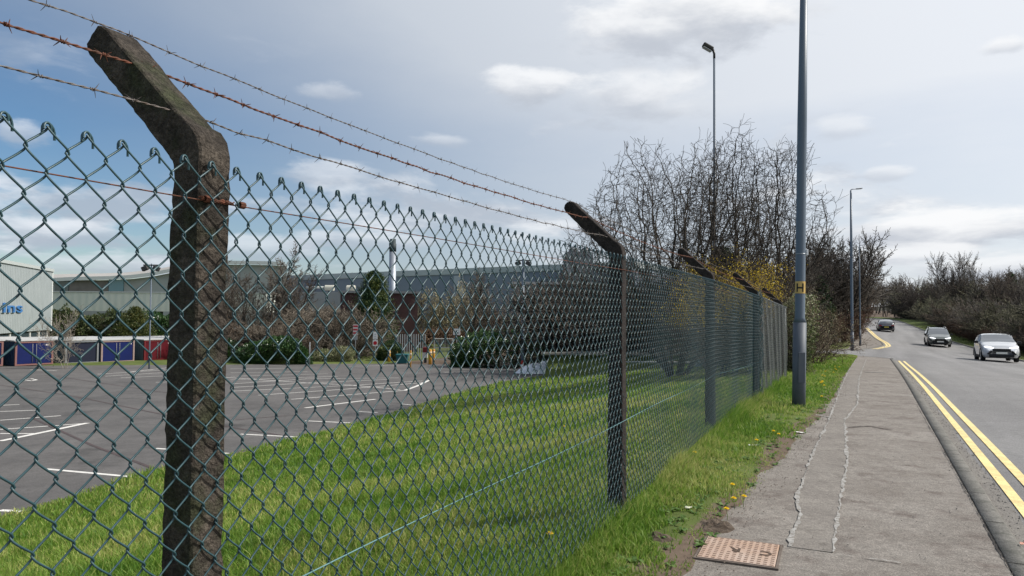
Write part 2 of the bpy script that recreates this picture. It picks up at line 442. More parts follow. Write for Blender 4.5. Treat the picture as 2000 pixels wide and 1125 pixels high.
# footpath with a curved end at the side road
s = np.linspace(0, 1, 120)[:, None]; v = np.linspace(-2.5, 0, 14)[None, :]
Y = -25 + s * (Yl(v) - .12 + 25); X = v + KX(Y)
tag(link('footpath', grid_mesh('footpath', X, Y, zr(Y) + .006 * nz2(X, Y, 1.5, 11) * (v < -.3) * (v > -2.4)), m_path), kind='structure')
s = np.linspace(0, 1, 60)[:, None]; v = np.linspace(-19, .2, 60)[None, :]
Y = Yl(v) + .13 + s * (Yu(v) - Yl(v) - .26); X = v + KX(Y)
tag(link('side_road', grid_mesh('side_road', X, Y, zr(Y) - .056), m_road), kind='structure')
v = np.linspace(-2.6, 0, 14)[None, :]; Y = Yu(v) + .12 + np.linspace(0, 1, 120)[:, None] ** 1.3 * (220 - Yu(v)); X = v + KX(Y)
V1 = grid_mesh('far_footpath', X, Y, zr(Y) + 0 * X)
tag(link('far_footpath', V1, m_path), kind='structure')
v = np.linspace(-14, -2.6, 30)[None, :]; Y = Yu(v) + .12 + np.linspace(0, 1, 8)[:, None] * 2.2; X = v + KX(Y)
tag(link('side_footpath', grid_mesh('side_footpath', X, Y, zr(Y) + 0 * X), m_path), kind='structure')

def kerb(name, pts, side=1, w=.14, top=.0, drop=.16, m=None):
    """kerb stones along a polyline of (x, y, z)"""
    P = np.array(pts, float); T = np.gradient(P[:, :2], axis=0); T /= np.linalg.norm(T, axis=1)[:, None] + 1e-9
    Nn = np.stack([T[:, 1], -T[:, 0]], 1) * side
    a = P.copy(); a[:, 2] += top; c = P.copy(); c[:, :2] += Nn * (w - .02); c[:, 2] += top
    d = P.copy(); d[:, :2] += Nn * w; d[:, 2] += top - .02; e = d.copy(); e[:, 2] -= drop; f = a.copy(); f[:, 2] -= drop
    rows = np.stack([f, a, c, d, e], 1)
    r, k = rows.shape[:2]; idx = np.arange(r * k).reshape(r, k)
    q = np.stack([idx[:-1, :-1], idx[:-1, 1:], idx[1:, 1:], idx[1:, :-1]], -1).reshape(-1, 4)
    return tag(link(name, npmesh(name, rows, quads=q), m or m_kerb), kind='structure')
Yk = np.arange(-25, 35, .5)
kerb('kerb', np.stack([KX(Yk) + .012, Yk, zr(Yk) + .003], 1))
vk = np.linspace(0, -19, 60); Yk = Yl(vk) - .12
kerb('kerb', np.stack([vk + KX(Yk), Yk, zr(Yk) + .003], 1), side=1, w=.16)
vk = np.concatenate([np.linspace(-14, -3, 30), np.linspace(-3, 0, 40)]); Yk = Yu(vk) + .12
P1 = np.stack([vk + KX(Yk), Yk, zr(Yk) + .003], 1)
Yk = np.arange(63, 220, 1.0); P2 = np.stack([KX(Yk), Yk, zr(Yk) + .003], 1)
kerb('kerb', np.concatenate([P1, P2]), side=1, w=.16)
Yk = np.array(prog(-25, 300, .6, 1.01)); xk = KX(Yk) + 8.45
kerb('kerb', np.stack([xk, Yk, roadz(xk, Yk) + .09], 1), side=-1, w=.14)
# joints between the kerb stones
jm = MB()
for k in range(-20, 38):
    y = k * .915; a_ = Vector((float(KX(y)) + .004, y, float(zr(y)) + .005)); n_ = Vector((.9, -.436, 0)) * .125; t_ = Vector((.436, .9, 0)) * .006
    jm.add([a_ - t_, a_ + n_ - t_, a_ + n_ + t_, a_ + t_], [(0, 1, 2, 3)])
tag(jm.build('kerb_joint', M('joint_dirt', (.035, .032, .028), rough=1)), kind='structure')
# older patch repairs and an iron gully in the road
# gritty gutter between kerb and yellow lines
strip('gutter', np.arange(-25, 35, .4), .17, lambda Y: .335 + .05 * nz2(Y, Y * 0, 2, 3), lambda X, Y: roadz(X, Y) + .004, m_gut)
# yellow lines
for k, (o1, o2) in enumerate(((.36, .46), (.585, .685))):
    strip('yellow_line', np.arange(-25, 34.6 - k * .2, .4), o1, o2, lambda X, Y: roadz(X, Y) + .008, m_yel)
    Yk = np.concatenate([np.arange(62.5, 100, 1.0)])
    # outer corner of the far pavement
    vv = np.linspace(-1.2, 0, 12); yy = Yu(vv) + .12
    C = np.concatenate([np.stack([vv + KX(yy), yy], 1), np.stack([KX(Yk), Yk], 1)])
    T = np.gradient(C, axis=0); T /= np.linalg.norm(T, axis=1)[:, None]; Nn = np.stack([T[:, 1], -T[:, 0]], 1)
    A = C + Nn * (o1 - .06); Bv = C + Nn * (o2 - .0)
    X = np.stack([A[:, 0], Bv[:, 0]], 1); Y = np.stack([A[:, 1], Bv[:, 1]], 1)
    tag(link('yellow_line', grid_mesh('yellow_line', X, Y, roadz(X, Y) + .012), m_yel), kind='structure')
# end bars of the near double line and faint give-way dashes of the side road
def pline(mb, pts, w, zf, dz):
    P = [Vector(p) for p in pts]
    for a, c in zip(P[:-1], P[1:]):
        t = (c - a); t.z = 0; n = Vector((t.y, -t.x, 0)).normalized() * w / 2
        k = max(1, int(t.length / 1.5)); 
        for i in range(k):
            p = a.lerp(c, i / k); q = a.lerp(c, (i + 1) / k)
            vs = [p - n, p + n, q + n, q - n]
            mb.add([(v.x, v.y, float(zf(v.x, v.y)) + dz) for v in vs], [(0, 1, 2, 3)])
mb = MB()
for (a, c) in (((1735, 699), (1748, 700)), ((1700, 686), (1712, 686)), ((1660, 688.5), (1690, 688))):
    pline(mb, [gp(*a, roadz), gp(*c, roadz)], .12, roadz, .012)
tag(mb.build('junction_marking', m_wht), kind='structure')

# car park
Xl = np.arange(-140, 14, 2.0); rows_ = []
s = np.linspace(0, 1, 70)[:, None]
Yv = -30 + s * (60.8 + 30); vr_ = edge_vx(Yv) + .9; xr_ = vr_ + KX(Yv)
a = np.linspace(0, 1, 60)[None, :] ** 1.0
X = -150 + (xr_ + 150) * a; Y = np.repeat(Yv, 60, 1)
Y = np.minimum(Y, yfar(X) + .7)
tag(link('car_park', grid_mesh('car_park', X, Y, zl(Y)), m_lot), kind='structure')
mb = MB(); tk = MB()
lines = [[(88, 916), (286, 934)], [(304, 876), (446, 886)], [(470, 848), (587, 854)], [(596, 822), (684, 826)], [(700, 804), (738, 806)],
         [(783, 789), (803, 791)], [(0, 997), (43, 999)], [(504, 772), (677, 760), (830, 747)], [(455, 764), (700, 752), (825, 744)],
         [(450, 757), (600, 748), (760, 741)], [(450, 750), (600, 740), (779, 738)], [(450, 742), (660, 735)], [(450, 735), (640, 730)],
         [(450, 728), (600, 726)], [(600, 748), (682, 752), (781, 761)], [(440, 737), (600, 748)], [(569, 780), (779, 763.5), (796, 762)], [(682, 715.5), (792, 713)], [(450, 720.5), (560, 719)],
         [(205, 735), (330, 727)], [(236, 738), (330, 734)], [(304, 747), (330, 746)], [(190, 731), (330, 722)], [(250, 727), (330, 718)],
         [(0, 792), (38, 790)], [(0, 804), (77, 801)], [(0, 821), (119, 812)], [(0, 839), (169, 827)], [(0, 847), (68, 847)],
         [(45, 740), (60, 739.5), (72, 742), (62, 744), (45, 741.5)], [(60, 722), (110, 724)], [(950, 724), (1010, 722.5)], [(865, 727), (960, 725)]]
thick = [[(596, 797), (652, 790), (733, 780)], [(790, 763), (815, 754), (839, 742.5)], [(0, 862), (68, 848), (171, 826.5)]]
for ln in lines: pline(mb, [gp(*p, lotz) for p in ln], .11, lotz, .004)
for ln in thick: pline(mb, [gp(*p, lotz) for p in ln], .17, lotz, .008)
tag(mb.build('car_park_markings', m_wht), kind='structure')
for ln in ([(0, 752), (150, 775), (310, 808), (470, 838), (560, 852)], [(110, 735), (330, 768)], [(60, 815), (180, 870), (300, 915)], [(460, 820), (560, 812)]):
    pline(tk, [gp(*p, lotz) for p in ln], .09, lotz, .0055)
tag(tk.build('tar_seams', M('tar_seam', (.085, .06, .058), (.06, .05, .048), scale=3, rough=.8)), kind='structure')
# pale trench seals in the footpath
def jag(pts, n, amp, wmin, wmax, zf, dz, name, m):
    P = [gp(*p, zf) for p in pts]; out = []
    seg = [(P[i + 1] - P[i]).length for i in range(len(P) - 1)]; tot = sum(seg)
    for k in range(n + 1):
        d = tot * k / n; i = 0
        while i < len(seg) - 1 and d > seg[i]: d -= seg[i]; i += 1
        out.append(P[i].lerp(P[i + 1], min(d / seg[i], 1)))
    V = []; F = []
    for k, p in enumerate(out):
        t = out[min(k + 1, n)] - out[max(k - 1, 0)]; nn_ = Vector((t.y, -t.x, 0)).normalized()
        c = p + nn_ * (mnoise.noise(Vector((p.x * 3, p.y * 3, 1))) * amp * .5 + mnoise.noise(Vector((p.x * 14, p.y * 14, 5))) * amp * .35 + mnoise.noise(Vector((p.x * 45, p.y * 45, 8))) * amp * .35)
        f_ = .42 + .9 * mnoise.noise(Vector((p.x * 2, p.y * 2, 9))) + .9 * mnoise.noise(Vector((p.x * 22, p.y * 22, 2)))
        w = wmin + (wmax - wmin) * max(0, min(1, f_))
        for sgn in (-1, 1):
            q = c + nn_ * sgn * w / 2; V.append((q.x, q.y, float(zf(q.x, q.y)) + .0062 * nz2(q.x, q.y, 1.5, 11) + dz))
    F = [(2 * k, 2 * k + 1, 2 * k + 3, 2 * k + 2) for k in range(n)]
    me = bpy.data.meshes.new(name); me.from_pydata(V, [], [tuple(f) for f in F]); return tag(link(name, me, m), kind='structure')
jag([(1543, 1067), (1562, 1003), (1556, 975), (1590, 880), (1622, 815), (1641, 760), (1665, 712), (1672, 701)], 420, .034, .004, .048, pathz, .009, 'path_seal', m_wht2)
jag([(1625, 1078), (1640, 985), (1655, 900), (1650, 820), (1675, 790), (1678, 740), (1692, 702)], 420, .034, .004, .048, pathz, .009, 'path_seal', m_wht2)
jag([(1583, 809), (1622, 816)], 20, .02, .04, .09, pathz, .010, 'path_seal', m_wht2)
jag([(1540, 1068), (1640, 1083), (1760, 1100)], 120, .02, .001, .016, pathz, .010, 'path_seal', m_wht2)
jag([(1520, 1103), (1600, 1118)], 80, .02, .001, .016, pathz, .010, 'path_seal', m_wht2)
jag([(1689, 727), (1730, 728)], 20, .01, .15, .3, pathz, .010, 'path_seal', m_wht2)
m_crk = M('crack', (.03, .027, .025), rough=1)
jag([(1978, 1122), (1930, 1040), (1854, 900), (1830, 860), (1790, 790)], 240, .02, .002, .012, lambda x, y: zr(y) + .004, .004, 'path_crack', m_crk)
jag([(1655, 835), (1700, 833), (1742, 841)], 40, .03, .01, .05, pathz, .008, 'path_crack', M('worn_joint', (.10, .085, .075), rough=1))
# smoother concrete infill between the seals
m_fill = M('trench_infill', (.225, .205, .182), (.18, .162, .145), scale=2.2, rough=.9, bump=.6, bscale=130, c3=(.14, .125, .11), s3=6, lo3=.55, hi3=.7, speck=((70, .28), (18, .14)))
Lp = [gp(*p, pathz) for p in ((1543, 1067), (1562, 1003), (1556, 975), (1590, 880), (1622, 815), (1641, 760), (1665, 712))]
Rp = [gp(*p, pathz) for p in ((1625, 1078), (1640, 985), (1644, 960), (1655, 880), (1650, 820), (1677, 760), (1687, 712))]
V = []; n = 60
def along(P, f):
    g = f * (len(P) - 1); i = min(int(g), len(P) - 2); return P[i].lerp(P[i + 1], g - i)
xs = []; 
for k in range(n + 1):
    for j in range(6):
        q = along(Lp, k / n).lerp(along(Rp, k / n), j / 5); V.append((q.x, q.y, float(zr(q.y)) + .0062 * float(nz2(q.x, q.y, 1.5, 11)) + .005))
F = [(k * 6 + j, k * 6 + j + 1, (k + 1) * 6 + j + 1, (k + 1) * 6 + j) for k in range(n) for j in range(5)]
me = bpy.data.meshes.new('path_infill'); me.from_pydata(V, [], F); tag(link('path_infill', me, m_fill), kind='structure')

# ------------------------------------------------------------------ chain link fence
FP = np.array([(-2.37, -1.45), (-.812, 1.915), (.746, 5.28), (2.43, 9.12), (4.27, 13.0), (6.10, 16.9), (7.95, 20.8)])
FT = [1.87, 1.87, 1.905, 1.915, 1.83, 1.71, 1.60]
SL = np.concatenate([[0], np.cumsum(np.linalg.norm(np.diff(FP, axis=0), axis=1))])
FD = np.array([.42, .9075])                       # along the fence, away from the camera
FN = np.array([.9075, -.42])                      # towards the path
def fpos(s, off=0.0):
    s = np.asarray(s, float)
    return np.stack([np.interp(s, SL, FP[:, 0]) + FN[0] * off, np.interp(s, SL, FP[:, 1]) + FN[1] * off], -1)
def ftop(s): return np.interp(s, SL, FT)
def tube_batch(P, rad, sides, close=True):
    """P: (m, n, 3) polylines -> vertices and quads"""
    m, n, _ = P.shape
    T = np.gradient(P, axis=1); T /= np.linalg.norm(T, axis=2)[..., None] + 1e-12
    ref = np.zeros_like(T); ref[..., 0] = FN[0]; ref[..., 1] = FN[1]
    A = np.cross(T, ref); ln = np.linalg.norm(A, axis=2)[..., None]
    A = np.where(ln < .05, np.cross(T, np.array([0, 0, 1.0])), A); A /= np.linalg.norm(A, axis=2)[..., None] + 1e-12
    B = np.cross(A, T)
    an = np.arange(sides) * 2 * np.pi / sides
    rad = np.broadcast_to(np.asarray(rad, float), (m, n))[..., None, None]
    V = P[:, :, None, :] + rad * (A[:, :, None, :] * np.cos(an)[None, None, :, None] + B[:, :, None, :] * np.sin(an)[None, None, :, None])
    idx = np.arange(m * n * sides).reshape(m, n, sides)
    nx = np.roll(idx, -1, axis=2)
    q = np.stack([idx[:, :-1], idx[:, 1:], nx[:, 1:], nx[:, :-1]], -1).reshape(-1, 4)
    return V.reshape(-1, 3), q
m_pvc = M('green_pvc_wire', (.015, .050, .062), (.024, .072, .084), scale=30, rough=.42, spec=.55)
m_galv = M('galvanised_wire', (.20, .21, .21), (.13, .14, .14), scale=20, rough=.5, spec=.5, metal=.3)
m_rust = M('rusty_wire', (.16, .055, .03), (.09, .045, .03), scale=40, rough=.8)
m_barb = M('weathered_barbed_wire', (.16, .15, .145), (.10, .075, .06), scale=25, rough=.6, metal=.3)
m_conc = M('weathered_concrete', (.088, .074, .060), (.030, .026, .023), scale=7, rough=.95, bump=1.0, bscale=75, spec=.15,
           c3=(.05, .055, .03), s3=3.5, lo3=.50, hi3=.62, detail=9, speck=((60, .35), (25, .25), (150, .3)))
m_conc.node_tree.nodes['Bump'].inputs['Distance'].default_value = .02
m_conc2 = M('dark_weathered_concrete', (.040, .034, .031), (.024, .021, .020), scale=7, rough=.95, bump=1.0, bscale=75, spec=.15, speck=((40, .3), (12, .25)))
WD, HD = .0840, .0952
MOFF = .062
def chain_mesh(name, s0, s1, r, m, parent, sides=5, dense=1.0, wav=0.0):
    sp = WD / 2 * dense
    i0 = math.ceil(s0 / sp); i1 = int(s1 / sp)
    ids = np.arange(i0, i1)
    NR = 37                                    # half rows
    hh = HD / 2
    sub = 6
    jj = np.arange(NR * sub + 1) / sub         # in half rows from the top
    k = np.floor(jj).astype(int); f = jj - k
    Pm = np.zeros((len(ids), len(jj), 3)); 
    r_g = np.random.default_rng(3)
    for a, i in enumerate(ids):
        ph = i % 2
        st = (k + ph) % 2                      # 0: at the left knot, going right
        g = f
        # strand runs straight between knots then turns sharply
        e = .5 - .5 * np.cos(np.pi * g)
        run = np.clip((g - .06) / .88, 0, 1); run = run * .8 + .2 * (run * run * (3 - 2 * run))
        xs_ = np.where(st == 0, run, 1 - run)
        over = .0034
        side = np.where(st == 0, 1, -1)        # front or back of the flattened coil
        dep = side * np.sin(np.pi * np.clip(g, 0, 1)) ** .35 * .0045
        bow = -np.sin(np.pi * g) * .0022       # strands sag outwards a little
        sl = i * sp - .012 + (xs_ * (sp + 2 * over) - over) + r_g.normal(0, .0006)
        zt = ftop(i * sp)
        scale = 1 + .0
        z = zt - jj * hh + bow
        if wav: sl = sl + wav * np.sin(z * 5 + i * .13)
        XY = fpos(sl, 0)
        off = MOFF + dep + (.006 * np.sin(i * .17) + .008 * np.sin(i * .05 + z * 1.5)) + wav * .8 * np.sin(i * .35 + z * 3)
        Pm[a, :, 0] = XY[:, 0] + FN[0] * off; Pm[a, :, 1] = XY[:, 1] + FN[1] * off; Pm[a, :, 2] = z
    # the top ends at a peak for every wire: knuckle hooks
    V, q = tube_batch(Pm, r, sides)
    hk = []
    for a, i in enumerate(ids):
        # wires whose first knot is shared at the peak
        peak = i % 2 == 0                      # starts at left knot -> x = i*sp
        if not peak: continue
        zt = ftop(i * sp)
        for sg, dz_ in ((1, 0), (-1, .002)):
            h = []
            for t_ in np.linspace(0, 1, 9):
                ang = math.pi * t_
                if sg > 0:      # outer arch, falling onto the strand on the far side
                    x = i * sp - .012 - .016 * math.cos(ang) + .004; z = zt - .014 + .024 * math.sin(ang) ** .75 - .010 * t_ ** 2; dd = .007 - .010 * t_
                else:           # inner, smaller loop bent back over it
                    x = i * sp - .012 - .009 * math.cos(ang) - .002; z = zt - .010 + .015 * math.sin(ang) ** .75 + .002; dd = .011 - .006 * t_
                p = fpos(x, MOFF + dd); h.append((p[0], p[1], z))
            hk.append(h)
    V2, q2 = tube_batch(np.array(hk), r * 1.12, sides)
    return link(name, npmesh(name, np.concatenate([V, V2]), quads=np.concatenate([q, q2 + len(V)]), smooth=True), m, parent)

def post_mesh(seed, h_ground=-.5, rough=1.0):
    r_ = np.random.default_rng(seed)
    # path in (perp, z); perp positive = away from the road
    path = []
    for z in np.arange(h_ground, 1.86, .02): path.append((0, z, 0.0, 1.0))
    path += [(.000, 1.875, .0, 1.02), (.002, 1.895, .18, 1.10), (.012, 1.918, .42, 1.16), (.024, 1.935, .70, 1.10)]
    Lr = .50
    for t_ in np.linspace(.07, 1, 30):
        d = Lr * t_; 
        w = 1.0 - .10 * t_
        if t_ > .9: w *= math.sqrt(max(0.02, 1 - ((t_ - .9) / .105) ** 2)) 
        path.append((.018 + d * .72, 1.925 + d * .69, .76, w))
    rings = []
    hw, hf = .050, .050
    sec = []
    for u, v in ((-1, -.9), (-.9, -1), (-.5, -1), (0, -1), (.5, -1), (.9, -1), (1, -.9), (1, -.5), (1, 0), (1, .5), (1, .9), (.9, 1), (.5, 1), (0, 1), (-.5, 1), (-.9, 1), (-1, .9), (-1, .5), (-1, 0), (-1, -.5)):
        c = 1
        sec.append((u * c, v * c))
    V = []
    for j, (px_, z, tilt, w) in enumerate(path):
        taper = 1.0 + .10 * (1 - min(z, 1.9) / 1.9)
        for u, v in sec:
            du = u * hw * w * taper; dv = v * hf * taper * (1 if w > .5 else w + .5)
            # perpendicular of the path direction
            cx, sx = math.cos(tilt), math.sin(tilt)
            perp = px_ + du * cx; zz = z + du * -0 + (-(-du)) * sx * -1 * -1 if False else z + du * (sx)
            pp = px_ + du * cx
            if tilt > .6: pp = px_ - (-du) * cx; zz = z - du * sx
            elif tilt > 0: zz = z - du * sx
            else: zz = z
            nz = mnoise.noise(Vector((pp * 30 + seed, v * 2, zz * 30))) * .0045 + mnoise.noise(Vector((pp * 9, v + seed, zz * 8))) * .004 + r_.normal(0, .0009)
            k_ = 1 + nz * rough * 14
            P2 = FN * -(px_ + (pp - px_) * k_) + FD * dv * k_
            V.append((P2[0], P2[1], zz))
    n = len(sec); F = []
    for j in range(len(path) - 1):
        for k in range(n): F.append((j * n + k, j * n + (k + 1) % n, (j + 1) * n + (k + 1) % n, (j + 1) * n + k))
    me = bpy.data.meshes.new('post'); me.from_pydata(V, [], F + [tuple((len(path) - 1) * n + k for k in range(n))]); me.update()
    for p in me.polygons: p.use_smooth = True
    me.set_sharp_from_angle(angle=R(26))
    me.materials.append(m_conc)
    return me
def barbed(name, pts, r, m, parent, barb=.12, seed=1, drop=None):
    """two-strand twisted wire with barbs through the given points"""
    r_ = np.random.default_rng(seed)
    pts = [np.array(p, float) for p in pts]; out = []
    for a, c in zip(pts[:-1], pts[1:]):
        Ls = np.linalg.norm(c - a); n = int(Ls / .012)
        for k in range(n):
            t_ = k / n; p = a + (c - a) * t_
            p[2] -= (drop or .012) * 4 * t_ * (1 - t_); out.append(p)
    out.append(pts[-1]); P = np.array(out)
    P[:, 2] += np.interp(np.arange(len(P)), np.arange(0, len(P), 9), r_.normal(0, .0018, len(range(0, len(P), 9))))
    s = np.arange(len(P)) * .012
    T = np.gradient(P, axis=0); T /= np.linalg.norm(T, axis=1)[:, None]
    A = np.cross(T, [0, 0, 1.0]); A /= np.linalg.norm(A, axis=1)[:, None]; B = np.cross(A, T)
    st = []
    for ph in (0, math.pi):
        an = s * 2 * math.pi / .055 + ph
        st.append(P + r * .95 * (A * np.cos(an)[:, None] + B * np.sin(an)[:, None]))
    V, q = tube_batch(np.array(st), r, 5)
    Vs, Qs, off = [V], [q], len(V)
    sb = r_.uniform(0, barb)
    while sb < s[-1] - .02:
        j = int(sb / .012); c = P[j]; t_, a_, b_ = T[j], A[j], B[j]
        a0 = r_.uniform(0, 6.28)
        # the coil round the strands
        an = np.linspace(0, 4 * math.pi, 14); xx = np.linspace(-.005, .005, 14)
        coil = c + t_ * xx[:, None] + 2.1 * r * (a_ * np.cos(an + a0)[:, None] + b_ * np.sin(an + a0)[:, None])
        v1, q1 = tube_batch(coil[None], r * .75, 4); Vs.append(v1); Qs.append(q1 + off); off += len(v1)
        for sg in (-1, 1, -1, 1):
            a0 += r_.uniform(1.2, 2.0); dirn = a_ * math.cos(a0) + b_ * math.sin(a0) + t_ * sg * r_.uniform(.2, .8)
            dirn /= np.linalg.norm(dirn); q0 = c + t_ * sg * .005
            sp_ = np.array([q0, q0 + dirn * .010, q0 + dirn * r_.uniform(.017, .023)])
            v1, q1 = tube_batch(sp_[None], np.array([[r * .75, r * .7, r * .25]]), 4); Vs.append(v1); Qs.append(q1 + off); off += len(v1)
        sb += barb * r_.uniform(.85, 1.15)
    return link(name, npmesh(name, np.concatenate(Vs), quads=np.concatenate(Qs), smooth=True), m, parent)

fence = empty('chain_link_fence')
tag(fence, 'green plastic-coated chain-link fence on cranked concrete posts topped with barbed wire', 'fence')
pm = post_mesh(1); pm2 = post_mesh(2, rough=.8); pm2.materials[0] = m_conc2
def arm(i, d, off=0.0):
    """point on the arm of post i, d metres above the bend"""
    g = float(ftop(SL[i])) - 1.87
    b_ = FP[i] - FN * (.018 + d * .72 + off)
    return (b_[0], b_[1], 1.925 + g + d * .69 + .058)
for i in range(0, 7):
    if i == 6: continue
    o = link('post', pm if i == 1 else pm2, None, fence)
    o.location = (FP[i][0] + FN[0] * .004, FP[i][1] + FN[1] * .004, FT[i] - 1.87)
    if i == 4: o['label'] = 'post with the loose joint of two meshes bunched round it'
chain_mesh('mesh_panel', .9, SL[4] + .02, .0025, m_pvc, fence)
# wires (the three barbed strands and two line wires)
for (nm, d, r, mt, sd_, nrm) in (('barbed_wire', .44, .0014, m_barb, 1, .035), ('barbed_wire', .255, .0021, m_rust, 2, .035), ('barbed_wire', .05, .0015, m_barb, 3, .03)):
    pts = []
    for i in range(0, 6):
        p = np.array(arm(i, d)); pts.append(p)
    barbed(nm, pts, r, mt, fence, seed=sd_, drop=nrm)
def lwire(name, z0, r, m, amp=.006):
    s = np.arange(.9, SL[4], .03); XY = fpos(s, MOFF - .004)
    z = z0 + (ftop(s) - 1.87) + amp * np.sin(s * 1.7)
    P = np.stack([XY[:, 0], XY[:, 1], z], 1)[None]
    V, q = tube_batch(P, r, 5); return V, q
V, q = lwire('', 1.778, .0017, None, .002); lw = link('line_wire', npmesh('line_wire', V, quads=q, smooth=True), m_rust, fence)
V, q = lwire('', .715, .0024, None); link('line_wire', npmesh('line_wire', V, quads=q, smooth=True), M('pale_green_wire', (.10, .22, .23), rough=.4, spec=.6), fence)
# rusty wire wrapped round the post at the line wire
mb = MB()
c = FP[1]; mb2 = []
for k in range(3):
    P = []
    for t_ in np.linspace(0, 1, 12):
        p = fpos(SL[1] - .06 + .11 * t_ + .004 * k, MOFF + .004 * math.sin(t_ * 20 + k)); P.append((p[0], p[1], 1.783 + .004 * math.sin(t_ * 16 + k * 2)))
    mb.tube(P, .0018, 5)
for s_ in (-.03, .085):
    for k in range(6):
        P = []
        for t_ in np.linspace(0, 1, 9):
            a_ = t_ * 2 * math.pi; p = fpos(SL[1] + s_ + .003 * k - .008, MOFF + .008 * math.cos(a_)); P.append((p[0], p[1], 1.782 + .008 * math.sin(a_)))
        mb.tube(P, .0017, 5)
mb.build('tie_wire', m_rust, fence, smooth=True)
# bunched loose end of mesh at the joint post
def bunch():
    r_ = np.random.default_rng(12); hk = []
    for k in range(70):
        s0 = SL[4] + r_.uniform(-.16, .20); z0 = r_.uniform(.1, 1.84); P = []
        ph = r_.uniform(0, 6.28); 
        for t_ in np.linspace(0, 1, 14):
            p = fpos(s0 + .035 * math.sin(t_ * 14 + ph), MOFF + .015 + .03 * math.cos(t_ * 9 + ph)); P.append((p[0], p[1], z0 + (t_ - .5) * .34))
        hk.append(P)
    return tube_batch(np.array(hk), .003, 4)
V, q = bunch(); link('loose_mesh_end', npmesh('loose_mesh_end', V, quads=q, smooth=True), m_pvc, fence)

gf = empty('galvanised_fence')
tag(gf, 'short run of silvery unpainted chain-link mesh after the joint post, sagging beside the hedge', 'fence')
chain_mesh('mesh_panel', SL[4] + .12, SL[5] + .95, .0030, m_galv, gf, sides=4, wav=.012)
mb = MB()
for s_ in (SL[4] + .14, SL[5] + .9):
    p = fpos(s_, .02); MB().tube([(p[0], p[1], -.4), (p[0], p[1], 1.70)], .022, 8).build('steel_stake', m_galv, gf, smooth=True)

# ------------------------------------------------------------------ grass
def blades(name, xs, ys, hs, ws, m, seed, zf=tz, lean=.5):
    r_ = np.random.default_rng(seed); n = len(xs)
    z = zf(xs, ys)
    a = r_.uniform(0, 2 * np.pi, n); b = r_.uniform(0, 2 * np.pi, n)
    dxx, dyy = np.cos(a), np.sin(a); ln = r_.uniform(.1, 1, n) * lean * hs
    lx, ly = np.cos(b) * ln, np.sin(b) * ln
    base = np.stack([xs, ys, z - .01], 1); wv = np.stack([dxx * ws / 2, dyy * ws / 2, 0 * ws], 1)
    mid = base + np.stack([lx * .35, ly * .35, hs * .58], 1); tip = base + np.stack([lx, ly, hs * .95], 1)
    V = np.stack([base - wv, base + wv, mid - wv * .75, mid + wv * .75, tip], 1).reshape(-1, 3)
    o = np.arange(n)[:, None] * 5
    q = o + np.array([0, 1, 3, 2]); t_ = o + np.array([2, 3, 4])
    me = npmesh(name, V, quads=q, tris=t_)
    attr(me, 'tint', np.repeat(np.clip(r_.normal(.5, .2, n) + .16 * nz2(xs, ys, 1.6, 5) + .12 * nz2(xs, ys, 7, 6) + .16 * nz2(xs, ys, .55, 9), 0, 1), 5))
    ob = link(name, me, m); return ob
def grass_mat(name, ca, cb, cc):
    m = bpy.data.materials.new(name); m.use_nodes = True; N, L = m.node_tree.nodes, m.node_tree.links
    b = N['Principled BSDF']; b.inputs['Roughness'].default_value = .55; b.inputs['Specular IOR Level'].default_value = .3
    an = N.new('ShaderNodeAttribute'); an.attribute_name = 'tint'
    cr = N.new('ShaderNodeValToRGB'); L.new(an.outputs['Fac'], cr.inputs[0])
    e = cr.color_ramp.elements; e[0].color = (*ca, 1); e[0].position = .1; e[1].color = (*cc, 1); e[1].position = .86
    k = cr.color_ramp.elements.new(.5); k.color = (*cb, 1)
    L.new(cr.outputs[0], b.inputs['Base Color'])
    tr = N.new('ShaderNodeBsdfTranslucent'); L.new(cr.outputs[0], tr.inputs[0])
    ms = N.new('ShaderNodeMixShader'); ms.inputs[0].default_value = .45
    L.new(b.outputs[0], ms.inputs[1]); L.new(tr.outputs[0], ms.inputs[2]); L.new(ms.outputs[0], N['Material Output'].inputs[0])
    return m
m_gr = grass_mat('grass_blades', (.09, .195, .022), (.20, .32, .042), (.46, .45, .15))
m_gr2 = grass_mat('verge_blades', (.09, .19, .024), (.19, .31, .044), (.40, .41, .14))
def scatter(n, Y0, Y1, vlo, vhi, seed, pw=2.0):
    """sample (x, y) with density falling as 1/Y^pw inside an angular window"""
    r_ = np.random.default_rng(seed)
    u = r_.random(n)
    # pdf ~ Y^(1-pw)
    if pw == 2.0: Y = Y0 * (Y1 / Y0) ** u
    else: k = 2 - pw; Y = (Y0 ** k + u * (Y1 ** k - Y0 ** k)) ** (1 / k)
    q = r_.uniform(-.80, .50, n)
    X = q * Y
    vx = X - KX(Y); ok = (vx > vlo(Y)) & (vx < vhi(Y)); return X[ok], Y[ok], vx[ok]
X, Y, vx = scatter(560000, 1.6, 46, lambda Y: edge_vx(Y) - .12, lambda Y: np.full_like(Y, -2.95), 21)
k = (rng.random(len(X)) < .92)
X, Y, vx = X[k], Y[k], vx[k]
tuft = np.clip(1 + .35 * nz2(X, Y, 2.3, 12) + .25 * nz2(X, Y, 6, 13), .5, 1.8)
hs = (.06 + .075 * rng.random(len(X)) ** 1.5) * tuft
tag(blades('long_grass', X, Y, hs, .0028 + .0011 * Y * (1 + .2 * rng.random(len(X))), m_gr, 31, lean=.9), kind='stuff')
X, Y, vx = scatter(620000, 2.3, 36, lambda Y: np.full_like(Y, -2.98), lambda Y: pathedge(Y) + .05, 22)
f = np.clip((pathedge(Y) - vx) / .55, 0, 1) * np.clip(1 + .3 * nz2(X, Y, 3, 15), .4, 1.6)
